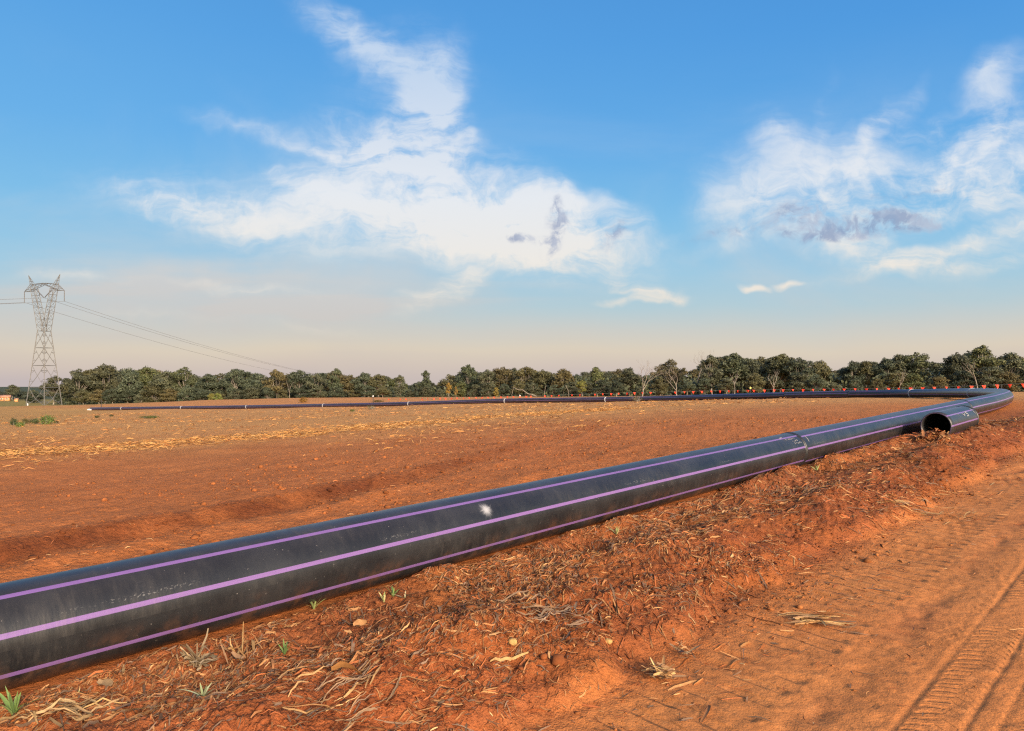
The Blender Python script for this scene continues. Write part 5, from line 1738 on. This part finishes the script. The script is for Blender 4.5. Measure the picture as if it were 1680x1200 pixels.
# ------------------------------------------------------------------ shrubs in the field
def shrub(px, py, wpx, hpx, label, tint, seed, group=None, twiggy=False):
    c = px_ground(px, py)
    rng = np.random.default_rng(seed)
    sc = c[1] / F
    w, h = wpx * sc, hpx * sc
    z0 = float(ground_h(np.array([c[0]]), np.array([c[1]]))[0])
    root = empty('shrub', (c[0], c[1], z0))
    tag(root, label, 'shrub', group)
    mb = MB()
    for k in range(22 if twiggy else 9):
        an = rng.uniform(0, 6.28); rr = rng.uniform(.2, 1)
        q = np.array([math.cos(an) * w * .5 * rr, math.sin(an) * w * .4 * rr, h * rng.uniform(.6, 1.05) * (1 - .3 * rr)])
        mb.tube(limb_path((0, 0, -.05), q, rng, 5, .08), np.linspace(.02, .006, 5) * (1 + h), 4)
    obj('stems', mb.mesh('stems', True), M_BARK, root)
    n = 160 if twiggy else 900
    d_ = rng.normal(0, 1, (n, 3)); d_ /= np.linalg.norm(d_, axis=1)[:, None]
    lob = 1 + .25 * np.sin(np.arctan2(d_[:, 1], d_[:, 0]) * 3 + seed) + .2 * rng.normal(0, 1, n)
    p = d_ * np.array([w * .5, w * .4, h * .55]) * (lob * rng.uniform(.4, 1, n) ** .5)[:, None] + np.array([0, 0, h * .5])
    p[:, 2] = np.abs(p[:, 2])
    nn = d_ + rng.normal(0, .8, (n, 3)); nn /= np.linalg.norm(nn, axis=1)[:, None]
    t1 = np.cross(nn, rng.normal(0, 1, (n, 3))); t1 /= np.linalg.norm(t1, axis=1)[:, None]
    t2 = np.cross(nn, t1)
    la = rng.uniform(.03, .08, n)[:, None] * math.sqrt(w * h) * 1.1; lb = la * .5
    V = np.stack([p - t1 * la, p - t2 * lb, p + t1 * la, p + t2 * lb], 1).reshape(-1, 3)
    me = mesh_np('foliage', V, np.arange(n * 4).reshape(-1, 4))
    o = obj('foliage', me, M_SHRUB, root)
    o.color = (*tint, 1)


GRP = 'low shrubs in front of the tower'
shrub(23, 697, 13, 11, 'dark round shrub, leftmost of the row below the tower', (.6, .7, .7), 1, GRP)
shrub(33, 699, 13, 8, 'brightest light green low shrub second in the row below the tower', (1.25, 1.5, .9), 2, GRP)
shrub(41, 695, 10, 8, 'brownish shrub third in the row below the tower', (1.1, .8, .7), 3, GRP)
shrub(56, 695, 17, 8, 'dark wide shrub fourth in the row below the tower', (.7, .7, .6), 4, GRP)
shrub(77, 695, 22, 14, 'largest light green shrub, right end of the row below the tower', (1.3, 1.45, 1.0), 5, GRP)
shrub(92, 694, 7, 4, 'tiny dark shrub just right of the largest green one', (.8, .6, .5), 6, GRP)
shrub(159, 686, 8, 4, 'small dark tuft left of the weed row in the bare field', (.7, .6, .5), 7)
shrub(183, 684, 7, 3, 'smaller dark tuft between the two other tufts in the field', (.7, .6, .5), 8)
shrub(246, 686, 32, 4, 'flat dark weed patch in front of the far pipe', (.75, .75, .5), 9)
shrub(1045, 660, 22, 9, 'twiggy brown dry bush in front of the far pipe by the dead tree', (1.6, 1.0, .7), 10, None, True)
shrub(1092, 658, 10, 6, 'small bare twiggy bush right of the brown one at the far pipe', (1.5, .9, .7), 11, None, True)
shrub(609, 672, 14, 7, 'grey twiggy bush in front of the far pipe below the white-topped post', (1.1, .9, .7), 12, None, True)
shrub(578, 675, 8, 4, 'small olive tuft left of the grey twiggy bush', (1.0, 1.1, .6), 13)
shrub(498, 661, 14, 8, 'orange-brown dry shrub on the bare rise behind the far pipe', (2.4, 1.0, .5), 14)
shrub(620, 660, 20, 3, 'low dark scrub on the rise behind the white-topped post', (1.0, .6, .4), 15)


# ------------------------------------------------------------------ distant house
def house():
    dep = 395.0
    x = (9 - 840) / F * dep
    g = float(ground_h(np.array([x]), np.array([dep]))[0])
    root = empty('house', (x, dep, g), .3)
    tag(root, 'small distant orange house at the far left edge', 'house')
    w, dpt, h = 4.2, 3.6, 1.9
    obj('wall', MB().box((0, 0, h / 2), (w, dpt, h)).mesh('wall'), M_HOUSE, root)
    V = np.array([(-w / 2 - .4, -dpt / 2 - .4, h), (w / 2 + .4, -dpt / 2 - .4, h), (w / 2 + .4, dpt / 2 + .4, h), (-w / 2 - .4, dpt / 2 + .4, h), (-w / 2 - .4, 0, h + 1.3), (w / 2 + .4, 0, h + 1.3)])
    me = mesh_np('roof', V, [np.array([(0, 1, 5, 4), (2, 3, 4, 5), (0, 3, 2, 1)]), np.array([(0, 4, 3), (1, 2, 5)])])
    obj('roof', me, M_ROOF, root)
    for sx in (-1.25, 1.2):
        f = obj('window', MB().box((sx, -dpt / 2 - .02, 1.15), (.9, .08, .8)).mesh('window'), M_WHITE, root)
        obj('pane', MB().box((sx, -dpt / 2 - .06, 1.15), (.7, .03, .6)).mesh('pane'), M_GLASS, f)
    obj('door', MB().box((0, -dpt / 2 - .03, .8), (.8, .06, 1.6)).mesh('door'), M_ROOF, root)


house()
x_ = (27 - 840) / F * 380
g_ = float(ground_h(np.array([x_]), np.array([380.]))[0])
sh = empty('shed', (x_, 380, g_), .2)
tag(sh, 'tiny pale shed right of the distant orange house', 'shed')
obj('wall', MB().box((0, 0, .6), (1.5, 1.4, 1.2)).mesh('wall'), M_HOUSE, sh)
V = np.array([(-.9, -.9, 1.2), (.9, -.9, 1.2), (.9, .9, 1.2), (-.9, .9, 1.2), (-.9, 0, 1.75), (.9, 0, 1.75)])
obj('roof', mesh_np('roof', V, [np.array([(0, 1, 5, 4), (2, 3, 4, 5), (0, 3, 2, 1)]), np.array([(0, 4, 3), (1, 2, 5)])]), M_ROOF, sh)
